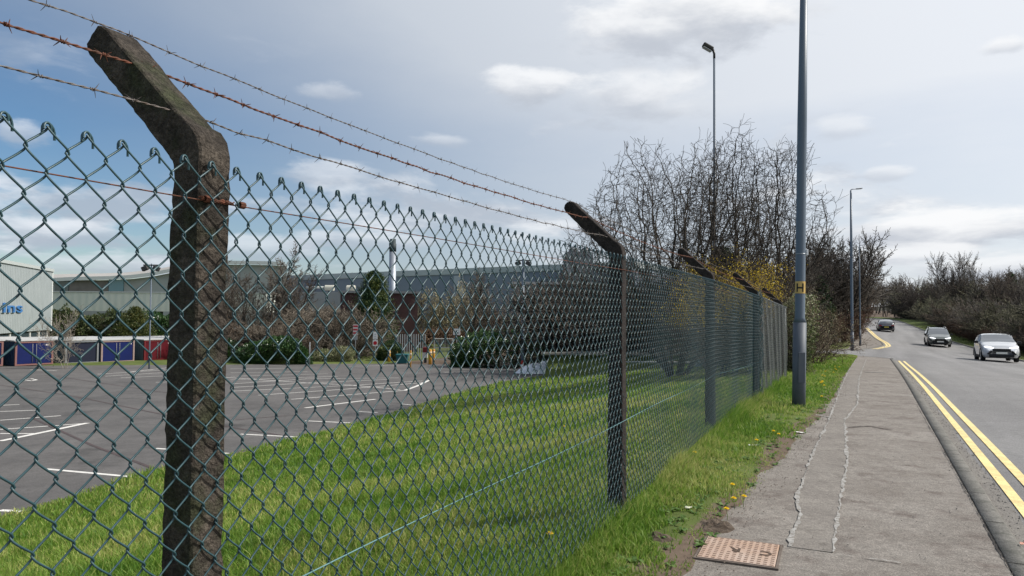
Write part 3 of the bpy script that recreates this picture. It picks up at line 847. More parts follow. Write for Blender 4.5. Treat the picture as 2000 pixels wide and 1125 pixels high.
k = rng.random(len(X)) < np.clip(.30 + f * 1.6, 0, 1) * np.where(nz2(X, Y, 2.6, 16) + nz2(X, Y, 9, 17) > -.9 + .5 * (1 - f), 1, .12)
X, Y, vx, f = X[k], Y[k], vx[k], f[k]
hs = (.02 + .05 * rng.random(len(X))) * (.5 + .9 * f) * np.clip(1 + .4 * nz2(X, Y, 5, 18), .5, 1.8)
tag(blades('verge_grass', X, Y, hs, .003 + .0010 * Y, m_gr2, 32, lean=.9), kind='stuff')
# rank uncut grass along the foot of the fence
n = 60000; r_ = np.random.default_rng(41); s_ = SL[1] - .3 + (SL[5] + 1 - SL[1]) * r_.random(n) ** 1.15; off = r_.normal(.07, .11, n)
XY = fpos(s_, 0) + FN[None, :] * off[:, None]
g_ = np.clip(1 + .45 * nz2(XY[:, 0], XY[:, 1], 4, 19), .35, 1.7)
hs = (.06 + .20 * r_.random(n) ** 1.9) * g_ * np.exp(-(off / .28) ** 2)
k = hs > .045
tag(blades('fence_foot_grass', XY[k, 0], XY[k, 1], hs[k], (.0035 + .0008 * XY[k, 1]), m_gr2, 33, lean=.75), kind='stuff')
# broad-leaved weeds scattered in the verge
def weeds():
    r_ = np.random.default_rng(51); V = []; F = []
    for k in range(420):
        Y = 3.2 * (24 / 3.2) ** r_.random(); v = pathedge(Y) - r_.uniform(-.03, .95); X = float(v + KX(Y)); z = float(tz(X, Y))
        for j in range(r_.integers(5, 10)):
            a = r_.uniform(0, 6.28); l = r_.uniform(.03, .075); w = l * .22; u = np.array([math.cos(a), math.sin(a), 0]); p = np.array([-u[1], u[0], 0])
            b0 = np.array([X, Y, z]); m1 = b0 + u * l * .5 + [0, 0, l * .35]; t1 = b0 + u * l + [0, 0, l * .22]
            i = len(V); V += [b0 - p * w * .2, b0 + p * w * .2, m1 + p * w, m1 - p * w, t1]; F += [(i, i + 1, i + 2, i + 3), (i + 3, i + 2, i + 4)]
    me = bpy.data.meshes.new('weeds'); me.from_pydata([tuple(v) for v in V], [], F); return me
tag(link('weeds', weeds(), M('weed_leaf', (.07, .15, .03), (.14, .22, .05), scale=9, rough=.5, transl=.3)), kind='stuff')
# straw litter and crumbs of soil at the path edge
r_ = np.random.default_rng(61); V = []; F = []
for k in range(1500):
    Y = 3.2 * (20 / 3.2) ** r_.random(); v = float(pathedge(Y)) + r_.normal(.05, .14); X = float(v + KX(Y)); z = max(float(tz(X, Y)), float(zr(Y))) + .006
    a = r_.uniform(0, 6.28); l = r_.uniform(.002, .007) * (1 + Y * .03); u = Vector((math.cos(a), math.sin(a), 0)) * l; p = Vector((-u.y, u.x, 0)) * r_.uniform(.4, .9)
    c = Vector((X, Y, z)); i = len(V); V += [c - u, c - p, c + u, c + p, c + Vector((0, 0, l * .9))]; F += [(i, i + 1, i + 4), (i + 1, i + 2, i + 4), (i + 2, i + 3, i + 4), (i + 3, i, i + 4)]
me = bpy.data.meshes.new('soil_crumbs'); me.from_pydata([tuple(v) for v in V], [], F)
tag(link('soil_crumbs', me, M('soil', (.13, .10, .08), (.20, .16, .13), scale=20, rough=1)), kind='stuff')
# grit in the gutter and on the path
V = []; F = []
for k in range(900):
    Y = 3.4 * (26 / 3.4) ** r_.random()
    v = r_.normal(.27, .06) if k % 3 else r_.uniform(-1.5, 0)
    if -.02 < v < .17: continue
    X = float(v + KX(Y)); z = (float(roadz(X, Y)) + .004) if v > 0 else float(zr(Y)) + .002
    a = r_.uniform(0, 6.28); l = r_.uniform(.003, .011) * (1 + .04 * Y) * (1 if v > 0 else .6); u = Vector((math.cos(a), math.sin(a), 0)) * l; p = Vector((-u.y, u.x, 0)) * r_.uniform(.5, 1)
    c = Vector((X, Y, z)); i = len(V); V += [c - u, c - p, c + u, c + p, c + Vector((0, 0, l * .8))]; F += [(i, i + 1, i + 4), (i + 1, i + 2, i + 4), (i + 2, i + 3, i + 4), (i + 3, i, i + 4)]
me = bpy.data.meshes.new('grit'); me.from_pydata([tuple(v) for v in V], [], F)
tag(link('grit', me, M('grit_stone', (.13, .12, .105), (.28, .26, .235), scale=30, rough=.9)), kind='stuff')

# dandelions
def dandelion():
    root = empty('dandelion')
    MB().tube([(0, 0, -.02), (.004, .002, .06), (.01, 0, .11)], .0022, 5).build('stem', M('dandelion_stem', (.12, .17, .05)), root, smooth=True)
    h = MB(); r_ = random.Random(3)
    for ring, (rr, zz, n) in enumerate(((.021, .0, 16), (.015, .006, 13), (.009, .010, 9))):
        for k in range(n):
            a = 2 * math.pi * k / n + ring; c, s = math.cos(a), math.sin(a); w = .0045
            h.add([(.01 + c * .002, s * .002, .11), (.01 + c * rr - s * w, s * rr + c * w, .114 + zz), (.01 + c * rr * 1.1, s * rr * 1.1, .113 + zz), (.01 + c * rr + s * w, s * rr - c * w, .114 + zz)], [(0, 1, 2, 3)])
    h.build('flower_head', M('dandelion_yellow', (.88, .68, .03), (.82, .58, .02), scale=60, rough=.6, transl=.2), root)
    return root
dd = dandelion()
spots = [((1360, 884), 'dandelion by itself in long grass at the fence foot, right of the third post'), ((1432, 947), 'uppermost dandelion of the clump beside the bare soil patch'),
         ((1437, 973), 'largest dandelion of the clump beside the bare soil patch'), ((1454, 970), 'dandelion of the clump nearest the path edge'),
         ((1424, 994), 'lowest dandelion of the clump, just above the bare soil patch'), ((1481, 860), 'dandelion left of the bright litter near the path'),
         ((1521, 848), 'flattened dandelion at the path edge left of the white litter'), ((1514, 842), 'small dandelion just behind the flattened one at the path edge'),
         ((1292, 917), 'pale dandelion half hidden behind the mesh between second and third posts'), ((1369, 752), 'orange-yellow flower behind the mesh left of the third post'),
         ((1135, 762), 'dandelion on the bank behind the mesh left of the second post'), ((1102, 833), 'dandelion low on the bank behind the mesh'),
         ((1080, 1043), 'dandelion in the shaded long grass left of the second post'), ((938, 770), 'dandelion near the top of the bank by the car park'), ((1450, 800), 'dandelion at the foot of the fence beside the fourth post')]
first = True
for (p, lab) in spots:
    q = gp(p[0], p[1], lambda x, y: tz(x, y) + .09)
    o = dd if first else copy_tree(dd); first = False
    sc_ = 1.0 if q.y < 14 else 1.3
    o.location = (q.x - .01, q.y, float(tz(q.x, q.y)) - .02); o.scale = (sc_,) * 3; o.rotation_euler = (0, 0, random.uniform(0, 6))
    tag(o, lab, 'flower', 'dandelions in the grass')
r_ = random.Random(77)
for k in range(34):
    px = r_.uniform(1600, 1655); py = r_.uniform(712, 788); 
    if px < 1578 + (790 - py) * .1: continue
    q = gp(px, py, lambda x, y: tz(x, y) + .03); vx_ = q.x - float(KX(q.y))
    if vx_ > -1.75 or vx_ < -3.3: continue
    o = copy_tree(dd); o.location = (q.x, q.y, float(tz(q.x, q.y)) - .06); o.rotation_euler = (0, 0, r_.uniform(0, 6)); o.scale = (1.4, 1.4, 1)
    tag(o, 'dandelion in the mown verge right of the lamp column', 'flower', 'dandelions right of the lamp column')
# litter
def litter(px, py, l, w, col, lab, nm, rz):
    q = gp(px, py, lambda x, y: max(float(tz(x, y)), float(zr(y))) + .01)
    m = MB(); P = []
    for i in range(5):
        for j in range(3):
            P.append((l * (i / 4 - .5), w * (j / 2 - .5) * (1 - .5 * abs(i / 4 - .5)), .006 + .012 * mnoise.noise(Vector((i * .9, j * 1.3, px)))))
    m.add(P, [(i * 3 + j, i * 3 + j + 1, (i + 1) * 3 + j + 1, (i + 1) * 3 + j) for i in range(4) for j in range(2)])
    o = m.build(nm, M(nm + '_mat', col, rough=.5), None); o.location = q; o.rotation_euler = (0, 0, rz)
    s = o.modifiers.new('thickness', 'SOLIDIFY'); s.thickness = .002
    tag(o, lab, 'litter')
litter(1561, 845, .13, .055, (.75, .73, .68), 'white scrap of paper lying on the path edge', 'paper_scrap', -.5)
litter(1471, 870, .10, .06, (.72, .72, .72), 'crumpled white scrap in the grass between fence and path', 'paper_scrap', .3)
litter(1344, 992, .06, .05, (.66, .66, .5), 'pale scrap in the long grass near the second post', 'paper_scrap', .9)
litter(1996, 1063, .06, .025, (.5, .25, .18), 'reddish dry leaf lying in the gutter at the right edge', 'dry_leaf', .9)

# bare soil scrape by the cover
def mound(px, py, rx, ry, lab):
    q = gp(px, py, lambda x, y: max(float(tz(x, y)), float(zr(y)))); V = []; F = []; n, mm_ = 26, 9
    for i in range(mm_):
        for k in range(n):
            a = 2 * math.pi * k / n; t_ = i / (mm_ - 1); wv = 1 + .35 * mnoise.noise(Vector((math.cos(a) * 1.5, math.sin(a) * 1.5, px)))
            x, y = math.cos(a) * rx * t_ * wv, math.sin(a) * ry * t_ * wv
            V.append((x, y, .035 * (1 - t_ ** 2) - .012 + .035 * mnoise.noise(Vector((x * 22, y * 22, px))) * (1 - t_ * .7)))
    for i in range(mm_ - 1):
        for k in range(n): F.append((i * n + k, i * n + (k + 1) % n, (i + 1) * n + (k + 1) % n, (i + 1) * n + k))
    me = bpy.data.meshes.new('soil_heap'); me.from_pydata(V, [], F); o = link('soil_heap', me, M('dark_soil', (.05, .036, .026), (.13, .10, .075), scale=18, rough=1, bump=1, bscale=90))
    o.location = q; o.rotation_euler = (0, 0, 1.0); return tag(o, lab, 'soil')
mound(1392, 1026, .22, .13, 'dark crumbly heap of bare soil at the path edge behind the iron cover')
mound(1283, 1050, .13, .08, 'small heap of bare soil in the grass left of the iron cover')

# ------------------------------------------------------------------ iron cover
def to_mesh(o, name, par):
    """a text object becomes a plain mesh part"""
    bpy.context.view_layer.update()
    me = bpy.data.meshes.new_from_object(o.evaluated_get(bpy.context.evaluated_depsgraph_get()))
    bpy.data.objects.remove(o); return link(name, me, None, par)
cov = empty('access_cover', gp(1450, 1081, pathz), 0)
tag(cov, 'rusty pinkish rectangular iron access cover with lettering, set in the path edge', 'manhole cover')
A_, B_, C_, D_ = [gp(*p, pathz) for p in ((1384, 1052), (1526, 1066), (1509, 1112), (1360, 1088))]
ctr = (A_ + B_ + C_ + D_) / 4; cov.location = (ctr.x, ctr.y, float(zr(ctr.y)))
ux = ((B_ - A_) + (C_ - D_)) / 2; wx = ux.length; ang = math.atan2(ux.y, ux.x); uy = ((A_ - D_) + (B_ - C_)) / 2; wy = abs(uy.dot(Vector((-math.sin(ang), math.cos(ang), 0))))
cov.rotation_euler = (0, 0, ang)
m_iron = M('rusted_cover', (.43, .32, .26), (.38, .24, .16), scale=5, rough=.75, bump=.5, bscale=120, c3=(.46, .36, .30), s3=3, lo3=.45, hi3=.65)
m_slot = M('cover_slot', (.24, .16, .12), (.17, .12, .09), scale=9, rough=.9)
MB().box((0, 0, .004), (wx, wy, .016)).build('plate', m_iron, cov, bevel=.003)
fr = MB()
for s_ in (-1, 1):
    fr.box((0, s_ * (wy / 2 + .012), .002), (wx + .045, .014, .012)); fr.box((s_ * (wx / 2 + .012), 0, .002), (.014, wy + .010, .0115))
fr.build('frame', M('cover_frame', (.10, .08, .065), (.16, .13, .11), scale=12, rough=.9), cov)
sl = MB(); nx, ny = 12, 12
for i in range(nx):
    for j in range(ny):
        x = -wx / 2 + wx * (i + .5) / nx; y = -wy / 2 + wy * (j + .5) / ny
        if (abs(x - .16) < .045 or abs(x + .02) < .045) and abs(y) < .055: continue
        sl.box((x + (.4 * wx / nx if j % 2 else -.0) * .0, y, .0125), (wx / nx * .55, wy / ny * .34, .0024))
sl.build('slot_pattern', m_slot, cov)
for ch, x in (('C', .16), ('R', -.02)):
    cu = bpy.data.curves.new('letter', 'FONT'); cu.body = ch; cu.size = .105; cu.extrude = .0015; cu.align_x = 'CENTER'; cu.align_y = 'CENTER'; cu.offset = .003
    o = bpy.data.objects.new('letter', cu); COL.objects.link(o); cu.materials.append(M('letter_dark', (.08, .055, .04), rough=.9)); o = to_mesh(o, 'letter', cov); o.location = (x, 0, .0135); o.rotation_euler = (0, 0, math.pi)

# ------------------------------------------------------------------ lamp columns
m_col = M('painted_column', (.085, .115, .155), (.10, .13, .165), scale=2, rough=.45, spec=.4, bump=.05, bscale=30, stretch=(1, 1, .3))
m_colb = M('column_base_paint', (.075, .088, .112), (.095, .11, .132), scale=3, rough=.55, spec=.3)
m_dark = M('dark_metal', (.03, .032, .035), rough=.5)
m_lens = MG('lamp_lens', (.45, .47, .48), .15)
def street_lamp(x, y, z0, lab, H=8.0, d0=.105, d1=.078, hb=1.42, armang=0.0, arml=.9, lean=0.0, group=None):
    root = empty('street_lamp', (x, y, z0))
    n = 20
    MB().tube([(0, 0, -.3), (0, 0, hb - .03)], d0, n).build('base_section', m_colb, root, smooth=True)
    MB().tube([(0, 0, hb - .03), (0, 0, hb + .05), (0, 0, H * .6), (0, 0, H - .05)], [d0 * 1.0, d1, d1 * .95, d1 * .62], n).build('column', m_col, root, smooth=True)
    ca, sa = math.cos(armang), math.sin(armang)
    MB().tube([(0, 0, H - .06), (0, 0, H), (ca * .06, sa * .06, H + .04), (ca * arml * .5, sa * arml * .5, H + .07)], [.03, .03, .028, .026], 8).build('arm', m_col, root, smooth=True)
    ln = MB(); Mr = Matrix.Rotation(armang, 3, 'Z') @ Matrix.Rotation(R(-5), 3, 'Y')
    ln.box((ca * arml * .75, sa * arml * .75, H + .09), (arml * .6, .2, .055), M=Mr)
    o = ln.build('lantern', M('lantern_grey', (.16, .17, .18), rough=.5), root, bevel=.02)
    MB().box((ca * arml * .78, sa * arml * .78, H + .058), (arml * .4, .15, .012), M=Mr).build('lens', m_lens, o)
    MB().box((0, -d0 * .98, .65), (.11, .02, .5)).build('door', m_colb, root, bevel=.004)
    root.rotation_euler = (0, lean, 0)
    return tag(root, lab, 'street lamp', group)
q = gp(1560, 794, lambda x, y: tz(x, y))
L1 = street_lamp(q.x, q.y, q.z, 'tall grey-blue street lamp column in the verge, carrying a yellow H plate', lean=R(1.05), armang=R(-25), d0=.106, d1=.080)
print('lamp1', q)
plate = empty('hydrant_sign', (0, 0, 0)); 
bpy.context.view_layer.update()
def on_lamp(h): return L1.matrix_world @ Vector((0, 0, h))
L1.rotation_euler = (0, R(1.05), 0)
bpy.context.view_layer.update()
hz = 1.5 + (616.5 - 562) / 1450 * q.y - q.z
pc = on_lamp(hz); plate.location = pc; plate.rotation_euler = (0, R(1.05), R(-20) )
tag(plate, 'small yellow hydrant plate with a black H strapped to the tall lamp column', 'sign')
def arcplate(r, a0, a1, z0, z1, th=.003, n=10):
    m = MB(); V = []
    for k in range(n + 1):
        a = a0 + (a1 - a0) * k / n
        for rr in (r, r + th):
            for z in (z0, z1): V.append((math.sin(a) * rr, -math.cos(a) * rr, z))
    F = []
    for k in range(n):
        b_ = k * 4; c_ = b_ + 4
        F += [(b_ + 2, b_ + 3, c_ + 3, c_ + 2), (b_, c_, c_ + 1, b_ + 1), (b_ + 1, c_ + 1, c_ + 3, b_ + 3), (b_, b_ + 2, c_ + 2, c_)]
    F += [(0, 1, 3, 2), (n * 4, n * 4 + 2, n * 4 + 3, n * 4 + 1)]
    return m.add(V, F)
arcplate(.082, -1.25, 1.25, -.10, .10).build('plate', M('tan_plate', (.60, .40, .12), (.50, .35, .13), scale=20, rough=.5), plate)
m_blk = M('black_paint', (.012, .012, .014), rough=.5)
lt = arcplate(.0855, -.70, -.44, -.075, .065); a2 = arcplate(.0855, .36, .62, -.075, .065); a3 = arcplate(.0858, -.44, .36, -.020, .006)
for a_ in (a2, a3): lt.add(a_.V, a_.F)
lt.build('letter_h', m_blk, plate)
bx_ = empty('cable_box', on_lamp(1.5 + (616.5 - 493) / 1450 * q.y - q.z) + Vector((.105, .0, 0)))
tag(bx_, 'little white box banded to the right side of the tall lamp column', 'box')
MB().box((0, 0, 0), (.035, .05, .10)).build('casing', M('white_plastic', (.75, .76, .78), rough=.4), bx_, bevel=.005)
MB().tube([(-.105, 0, -.035), (-.105, 0, -.022)], .081, 20).build('band', M('band_steel', (.3, .32, .34), metal=.8, rough=.35), bx_, smooth=True)
q = gp(1664.5, 688, lambda x, y: tz(x, y))
street_lamp(q.x, q.y, q.z, 'slim street lamp standing at the end of the verge by the side road', H=(688 - 370) / 1450 * q.y, d0=.115, d1=.095, armang=R(0), arml=.75)
print('lamp2', q)
q = at(1680, 670, 60); zz = float(tz(q.x, 60))
street_lamp(q.x, 60, zz, 'farthest street lamp, dark against the brown trees past the side road', H=1.5 + (617 - 480) / 1450 * 60 - zz, d0=.085, d1=.06, arml=.75)
def flood_column(px, ytop, Y, lab, r0, r1, head, ztop=None):
    p = at(px, ytop, Y); z0 = float(tz(p.x, Y)); root = empty('floodlight_column', (p.x, Y, z0)); H = p.z - z0
    MB().tube([(0, 0, -.2), (0, 0, 1.2), (0, 0, 1.25), (0, 0, H)], [r0, r0 * .95, r0 * .8, r1], 12).build('column', m_col, root, smooth=True)
    if head == 'single':
        MB().tube([(0, 0, H - .05), (0, 0, H + .15), (-.05, 0, H + .32)], .05, 8).build('bracket', m_dark, root, smooth=True)
        h = MB(); h.box((-.26, 0, H + .42), (.46, .30, .17), M=Matrix.Rotation(R(30), 3, 'Y')); o = h.build('floodlight', M('lamp_head', (.035, .035, .03), rough=.6), root, bevel=.05)
        MB().box((-.30, 0, H + .33), (.38, .24, .02), M=Matrix.Rotation(R(30), 3, 'Y')).build('lens', m_lens, o)
    else:
        MB().box((0, 0, H - .1), (1.1, .08, .08)).build('crossbar', m_dark, root)
        for s_ in (-1, 1):
            h = MB(); h.box((s_ * .38, -.1, H - .32), (.42, .3, .3), M=Matrix.Rotation(R(25 * s_), 3, 'Y')); h.build('floodlight', M('lamp_head', (.05, .05, .05), rough=.6), root, bevel=.04)
            o = None
    return tag(root, lab, 'lamp post')
flood_column(1395, 112, 30, 'very tall thin lighting column with a single tilted lamp head rising behind the bare trees', .09, .045, 'single')
flood_column(1022, 506, 54, 'blue-grey floodlight column with two lamps beside the clipped hedge and traffic cone', .14, .09, 'double')
flood_column(296, 515, 50, 'thin pale floodlight column with two lamps in front of the storage sheds', .055, .04, 'double')

# ------------------------------------------------------------------ cars
m_tyre = M('tyre', (.02, .02, .021), rough=.85)
m_rim = M('alloy_rim', (.35, .36, .37), (.2, .2, .2), scale=8, rough=.35, metal=.8)
m_glass = MG('car_glass', (.16, .175, .19), .04); m_glass.node_tree.nodes['Principled BSDF'].inputs['Metallic'].default_value = .55; m_glass.node_tree.nodes['Principled BSDF'].inputs['Coat Weight'].default_value = 1.0
m_trim = M('black_trim', (.018, .018, .02), rough=.6)
m_plate = M('number_plate', (.75, .74, .68), rough=.5)
m_head = MG('headlight_glass', (.85, .88, .92), .05)
def emis(m, c, s):
    b = m.node_tree.nodes['Principled BSDF']; b.inputs['Emission Color'].default_value = (*c, 1); b.inputs['Emission Strength'].default_value = s; return m
m_headon = emis(MG('running_light', (.9, .92, .95), .05), (.95, .97, 1), 1.6)
m_tail = MG('tail_light_glass', (.25, .01, .01), .1)
def paint(name, c): return M(name, c, rough=.28, spec=.6, coat=1.0)
def car(name, lab, body_m, roof_m, L=4.36, Wd=1.8, H=1.56, style='suv', facing='front', lights=True, gc=.20, rails=False, cladding=True):
    root = empty(name)
    hl, hw = L / 2, Wd / 2
    # stations: x, half width, bottom, belt, roof(None -> hood)
    bz = H * .60
    if style == 'suv':
        st = [(hl, .70, .34, .62, None), (hl - .08, .86, .28, .80, None), (hl - .30, .95, .24, .90, None), (hl - .75, 1, .22, .985, None), (hl - 1.10, 1, .22, 1.03, None),
              (hl - 1.20, 1, .22, 1.05, 1.09), (hl - 1.55, 1, .22, 1.05, .80 * H + .02), (hl - 1.95, 1, .22, 1.06, H - .06), (hl - 2.5, 1, .22, 1.07, H), (hl - 3.2, 1, .22, 1.10, H - .03),
              (hl - 3.75, 1, .24, 1.13, H - .13), (-hl + .22, .96, .28, 1.10, 1.18), (-hl + .06, .90, .34, 1.0, None), (-hl, .78, .40, .80, None)]
    else:
        st = [(hl, .68, .30, .56, None), (hl - .08, .86, .24, .70, None), (hl - .35, .95, .2, .78, None), (hl - .85, 1, .18, .87, None), (hl - 1.25, 1, .18, .92, None),
              (hl - 1.33, 1, .18, .93, .96), (hl - 1.75, 1, .18, .93, .80 * H), (hl - 2.15, 1, .18, .94, H - .05), (hl - 2.6, 1, .18, .95, H), (hl - 3.3, 1, .18, .98, H - .05),
              (hl - 3.85, 1, .20, 1.0, H - .18), (-hl + .25, .95, .24, .99, 1.05), (-hl + .06, .90, .30, .90, None), (-hl, .76, .36, .70, None)]
    rings = []
    for (x, w, zb, zt, rf) in st:
        w *= hw
        if rf is None:
            top = [(w * .93, zt - .03), (w * .78, zt + .01), (w * .40, zt + .035), (0, zt + .045)]
        else:
            t_ = np.clip((rf - zt) / (H - zt), 0, 1); wr = w * (.93 - .17 * t_)
            top = [(w * .95, zt), (wr, rf - .05 * t_), (wr * .80, rf + .0), (0, rf + .02)]
        rings.append([(x, 0, zb)] + [(x, w * .88, zb)] + [(x, w * .985, zb + .14), (x, w * 1.0, (zb + zt) / 2 + .03), (x, w * .975, zt - .12)] + [(x, a, c) for a, c in top])
    n = len(rings[0]); body = MB(); roof = MB(); glass = {'windscreen': MB(), 'rear_window': MB(), 'side_window': MB()}
    for sg in (1, -1):
        for i in range(len(rings) - 1):
            for k in range(n - 1):
                P = [rings[i][k], rings[i + 1][k], rings[i + 1][k + 1], rings[i][k + 1]]
                P = [(p[0], p[1] * sg, p[2]) for p in P]
                if sg < 0: P = P[::-1]
                a_rf, b_rf = st[i][4], st[i + 1][4]
                tgt = body
                if a_rf and b_rf:
                    if k == 5 and i not in (5, 10): tgt = glass['side_window']
                    if k in (6, 7) and i in (5, 6): tgt = glass['windscreen']
                    elif k in (6, 7) and i in (10,): tgt = glass['rear_window']
                    elif k in (6, 7): tgt = roof
                tgt.add(P, [(0, 1, 2, 3)])
        # end caps
        for e, rg in ((0, rings[0]), (1, rings[-1])):
            P = [(p[0], p[1] * sg, p[2]) for p in rg]; body.add(P, [tuple(range(n)) if (sg > 0) == (e == 1) else tuple(reversed(range(n)))])
    def weld(mb, nm, m, par, sm=True):
        o = mb.build(nm, m, par); bm = __import__('bmesh').new(); bm.from_mesh(o.data)
        __import__('bmesh').ops.remove_doubles(bm, verts=bm.verts, dist=.0005); bm.to_mesh(o.data); bm.free()
        for p in o.data.polygons: p.use_smooth = sm
        return o
    b = weld(body, 'body', body_m, root); weld(roof, 'roof', roof_m, root)
    for k_, g in glass.items():
        o = weld(g, k_, m_glass, root, False)
    # pillars
    for sg in (1, -1):
        for i in (7, 8):
            a_, c_ = rings[i][5], rings[i][6]
            MB().tube([(a_[0], (a_[1] + .004) * sg, a_[2]), (c_[0], (c_[1] + .004) * sg, c_[2])], .03, 6).build('pillar', body_m, root)
    wr_ = .34 if style == 'suv' else .32
    for x in (hl - .85, -hl + .82):
        for sg in (1, -1):
            w = empty('wheel', (x, sg * (hw - .12), wr_ - 0)); w.parent = root
            t = MB(); t.tube([(0, -.10, 0), (0, -.09, 0), (0, .09, 0), (0, .10, 0)], [wr_ * .93, wr_, wr_, wr_ * .93], 24); t.build('tyre', m_tyre, w, smooth=True)
            rm = MB(); rm.tube([(0, sg * .100, 0), (0, sg * .112, 0)], wr_ * .64, 18)
            for k in range(5):
                a = 2 * math.pi * k / 5; rm.box((math.cos(a) * wr_ * .33, sg * .116, math.sin(a) * wr_ * .33), (wr_ * .6, .012, .05), M=Matrix.Rotation(-a, 3, 'Y'))
            rm.build('rim', m_rim, w)
            ar = MB(); P = [(math.cos(a) * (wr_ + .045), 0, math.sin(a) * (wr_ + .045)) for a in np.linspace(-.2, math.pi + .2, 14)]
            ar.tube(P, .04, 6); o = ar.build('arch_trim', m_trim, root, smooth=True); o.location = (x, sg * (hw - .02), wr_)
    # front
    for sg in (1, -1):
        h = MB(); h.box((hl - .10, sg * hw * .64, .80 if style == 'suv' else .66), (.30, .38, .065), M=Matrix.Rotation(sg * R(-26), 3, 'Z') @ Matrix.Rotation(sg * R(12), 3, 'X'))
        h.build('headlight', m_headon if lights else m_head, root, bevel=.02)
        h = MB(); h.box((-hl + .07, sg * hw * .72, .92 if style == 'suv' else .78), (.18, .34, .12), M=Matrix.Rotation(sg * R(22), 3, 'Z')); h.build('tail_light', m_tail, root, bevel=.02)
        mr_ = MB(); mr_.box((hl - 1.45, sg * (hw + .12), 1.08 if style == 'suv' else .98), (.14, .20, .14)); mr_.build('wing_mirror', m_trim, root, bevel=.04)
        if rails:
            MB().tube([(hl - 1.9, sg * hw * .70, H - .02), (hl - 2.1, sg * hw * .72, H + .05), (hl - 3.4, sg * hw * .72, H + .04), (hl - 3.7, sg * hw * .70, H - .05)], .025, 6).build('roof_rail', M('rail_silver', (.6, .6, .6), metal=.5, rough=.4), root, smooth=True)
    g = MB(); g.box((hl + .00, 0, .66 if style == 'suv' else .55), (.05, hw * .95, .15)); g.build('grille', m_trim, root, bevel=.02)
    for sg in (1, -1):
        MB().box((hl + .012, sg * hw * .62, .50 if style == 'suv' else .42), (.05, .26, .09), M=Matrix.Rotation(sg * R(-20), 3, 'Z') @ Matrix.Rotation(sg * R(-32), 3, 'X')).build('fog_lamp_recess', m_trim, root, bevel=.01)
    g = MB(); g.box((hl - .02, 0, .36), (.10, hw * 1.30, .18)); g.build('front_bumper', m_trim, root, bevel=.04)
    g = MB(); g.box((-hl + .02, 0, .42), (.10, hw * 1.35, .20)); g.build('rear_bumper', m_trim, root, bevel=.04)
    g = MB(); g.box((hl + .045, 0, .50), (.01, .52, .11)); g.build('front_number_plate', m_plate, root)
    g = MB(); g.box((-hl - .035, 0, .66 if style == 'suv' else .60), (.012, .52, .11)); g.build('rear_number_plate', M('rear_plate', (.72, .60, .12), rough=.5), root)
    if cladding:
        g = MB(); g.box((0, 0, .30), (L * .44, Wd * .995, .16)); g.build('sill', m_trim, root, bevel=.03)
    g = MB(); g.box((0, 0, .27), (L * .8, Wd * .8, .12)); g.build('underbody', m_trim, root)
    return tag(root, lab, 'car')
def put_car(o, px, py, Y, toward):
    p = at(px, py, Y); x = p.x; dxk = float(KX(Y + 1) - KX(Y - 1)) / 2
    h = math.atan2(1, dxk)
    if toward: h += math.pi
    z = float(roadz(x, Y)); zf = float(roadz(x + math.cos(h) * 1.3, Y + math.sin(h) * 1.3)); zb = float(roadz(x - math.cos(h) * 1.3, Y - math.sin(h) * 1.3))
    o.location = (x, Y, z); o.rotation_euler = (0, -math.atan2(zf - zb, 2.6), h)
    print(o.name, x, Y, z, 'vx', x - float(KX(Y)))
c1 = car('crossover_car', 'silver crossover car with sloping roof coming towards the camera, nearest car', paint('silver_paint', (.55, .56, .58)), paint('light_roof', (.6, .6, .59)), L=4.36, Wd=1.8, H=1.56)
put_car(c1, 1945, 700, 42.5, True)
c2 = car('off_road_car', 'dark green car with roof rails and lit headlights, second in the oncoming line', paint('green_grey_paint', (.10, .115, .11)), paint('green_grey_roof', (.13, .145, .14)), L=4.34, Wd=1.8, H=1.66, rails=True)
put_car(c2, 1831, 675, 67, True)
c3 = car('hatchback_car', 'black low hatchback driving away, farthest car on the road', paint('black_paint_car', (.012, .015, .03)), paint('black_roof', (.02, .025, .04)), L=4.3, Wd=1.8, H=1.44, style='hatch', lights=False)
put_car(c3, 1729, 648, 93, False)
for k, (px, col, lab, h) in enumerate(((1052, (.5, .5, .52), 'silver car parked far off before the grey sheds, leftmost', 1.0), (1064, (.8, .8, .8), 'white car parked far off before the grey sheds, middle', 1.2), (1077, (.75, .76, .78), 'white van-like car parked far off before the grey sheds, rightmost', .9))):
    o = car('parked_car', lab, paint('parked_paint', col), paint('parked_roof', col), L=4.2, Wd=1.75, H=1.5, style='hatch', lights=False, cladding=False)
    p = at(px, 612, 105); o.location = (p.x, 105, p.z - .1); o.rotation_euler = (0, 0, h)
    MB().box((0, 0, -.32), (4.4, 2.0, .6)).build('skirt', m_trim, o) if False else None
    tag(o, None, None, 'cars parked by the sheds')

# ------------------------------------------------------------------ buildings
def wall_strip(mb, pts, zt, zb=None, th=.3):
    """closed slab along a line of (x, y, ztop, zbottom), thickness th backwards"""
    n = len(pts); V = []
    for i, (x, y, a, b_) in enumerate(pts):
        j = min(i + 1, n - 1); k = max(i - 1, 0); t = Vector((pts[j][0] - pts[k][0], pts[j][1] - pts[k][1], 0)).normalized(); nn_ = Vector((-t.y, t.x, 0)) * th
        V += [(x, y, a), (x, y, b_), (x + nn_.x, y + nn_.y, b_), (x + nn_.x, y + nn_.y, a)]
    F = []
    for i in range(n - 1):
        a, b_ = i * 4, (i + 1) * 4
        for k in range(4): F.append((a + k, a + (k + 1) % 4, b_ + (k + 1) % 4, b_ + k))
    F += [(0, 3, 2, 1), ((n - 1) * 4, (n - 1) * 4 + 1, (n - 1) * 4 + 2, (n - 1) * 4 + 3)]
    return mb.add(V, F)
m_win = MG('window_glass', (.05, .07, .08), .1)
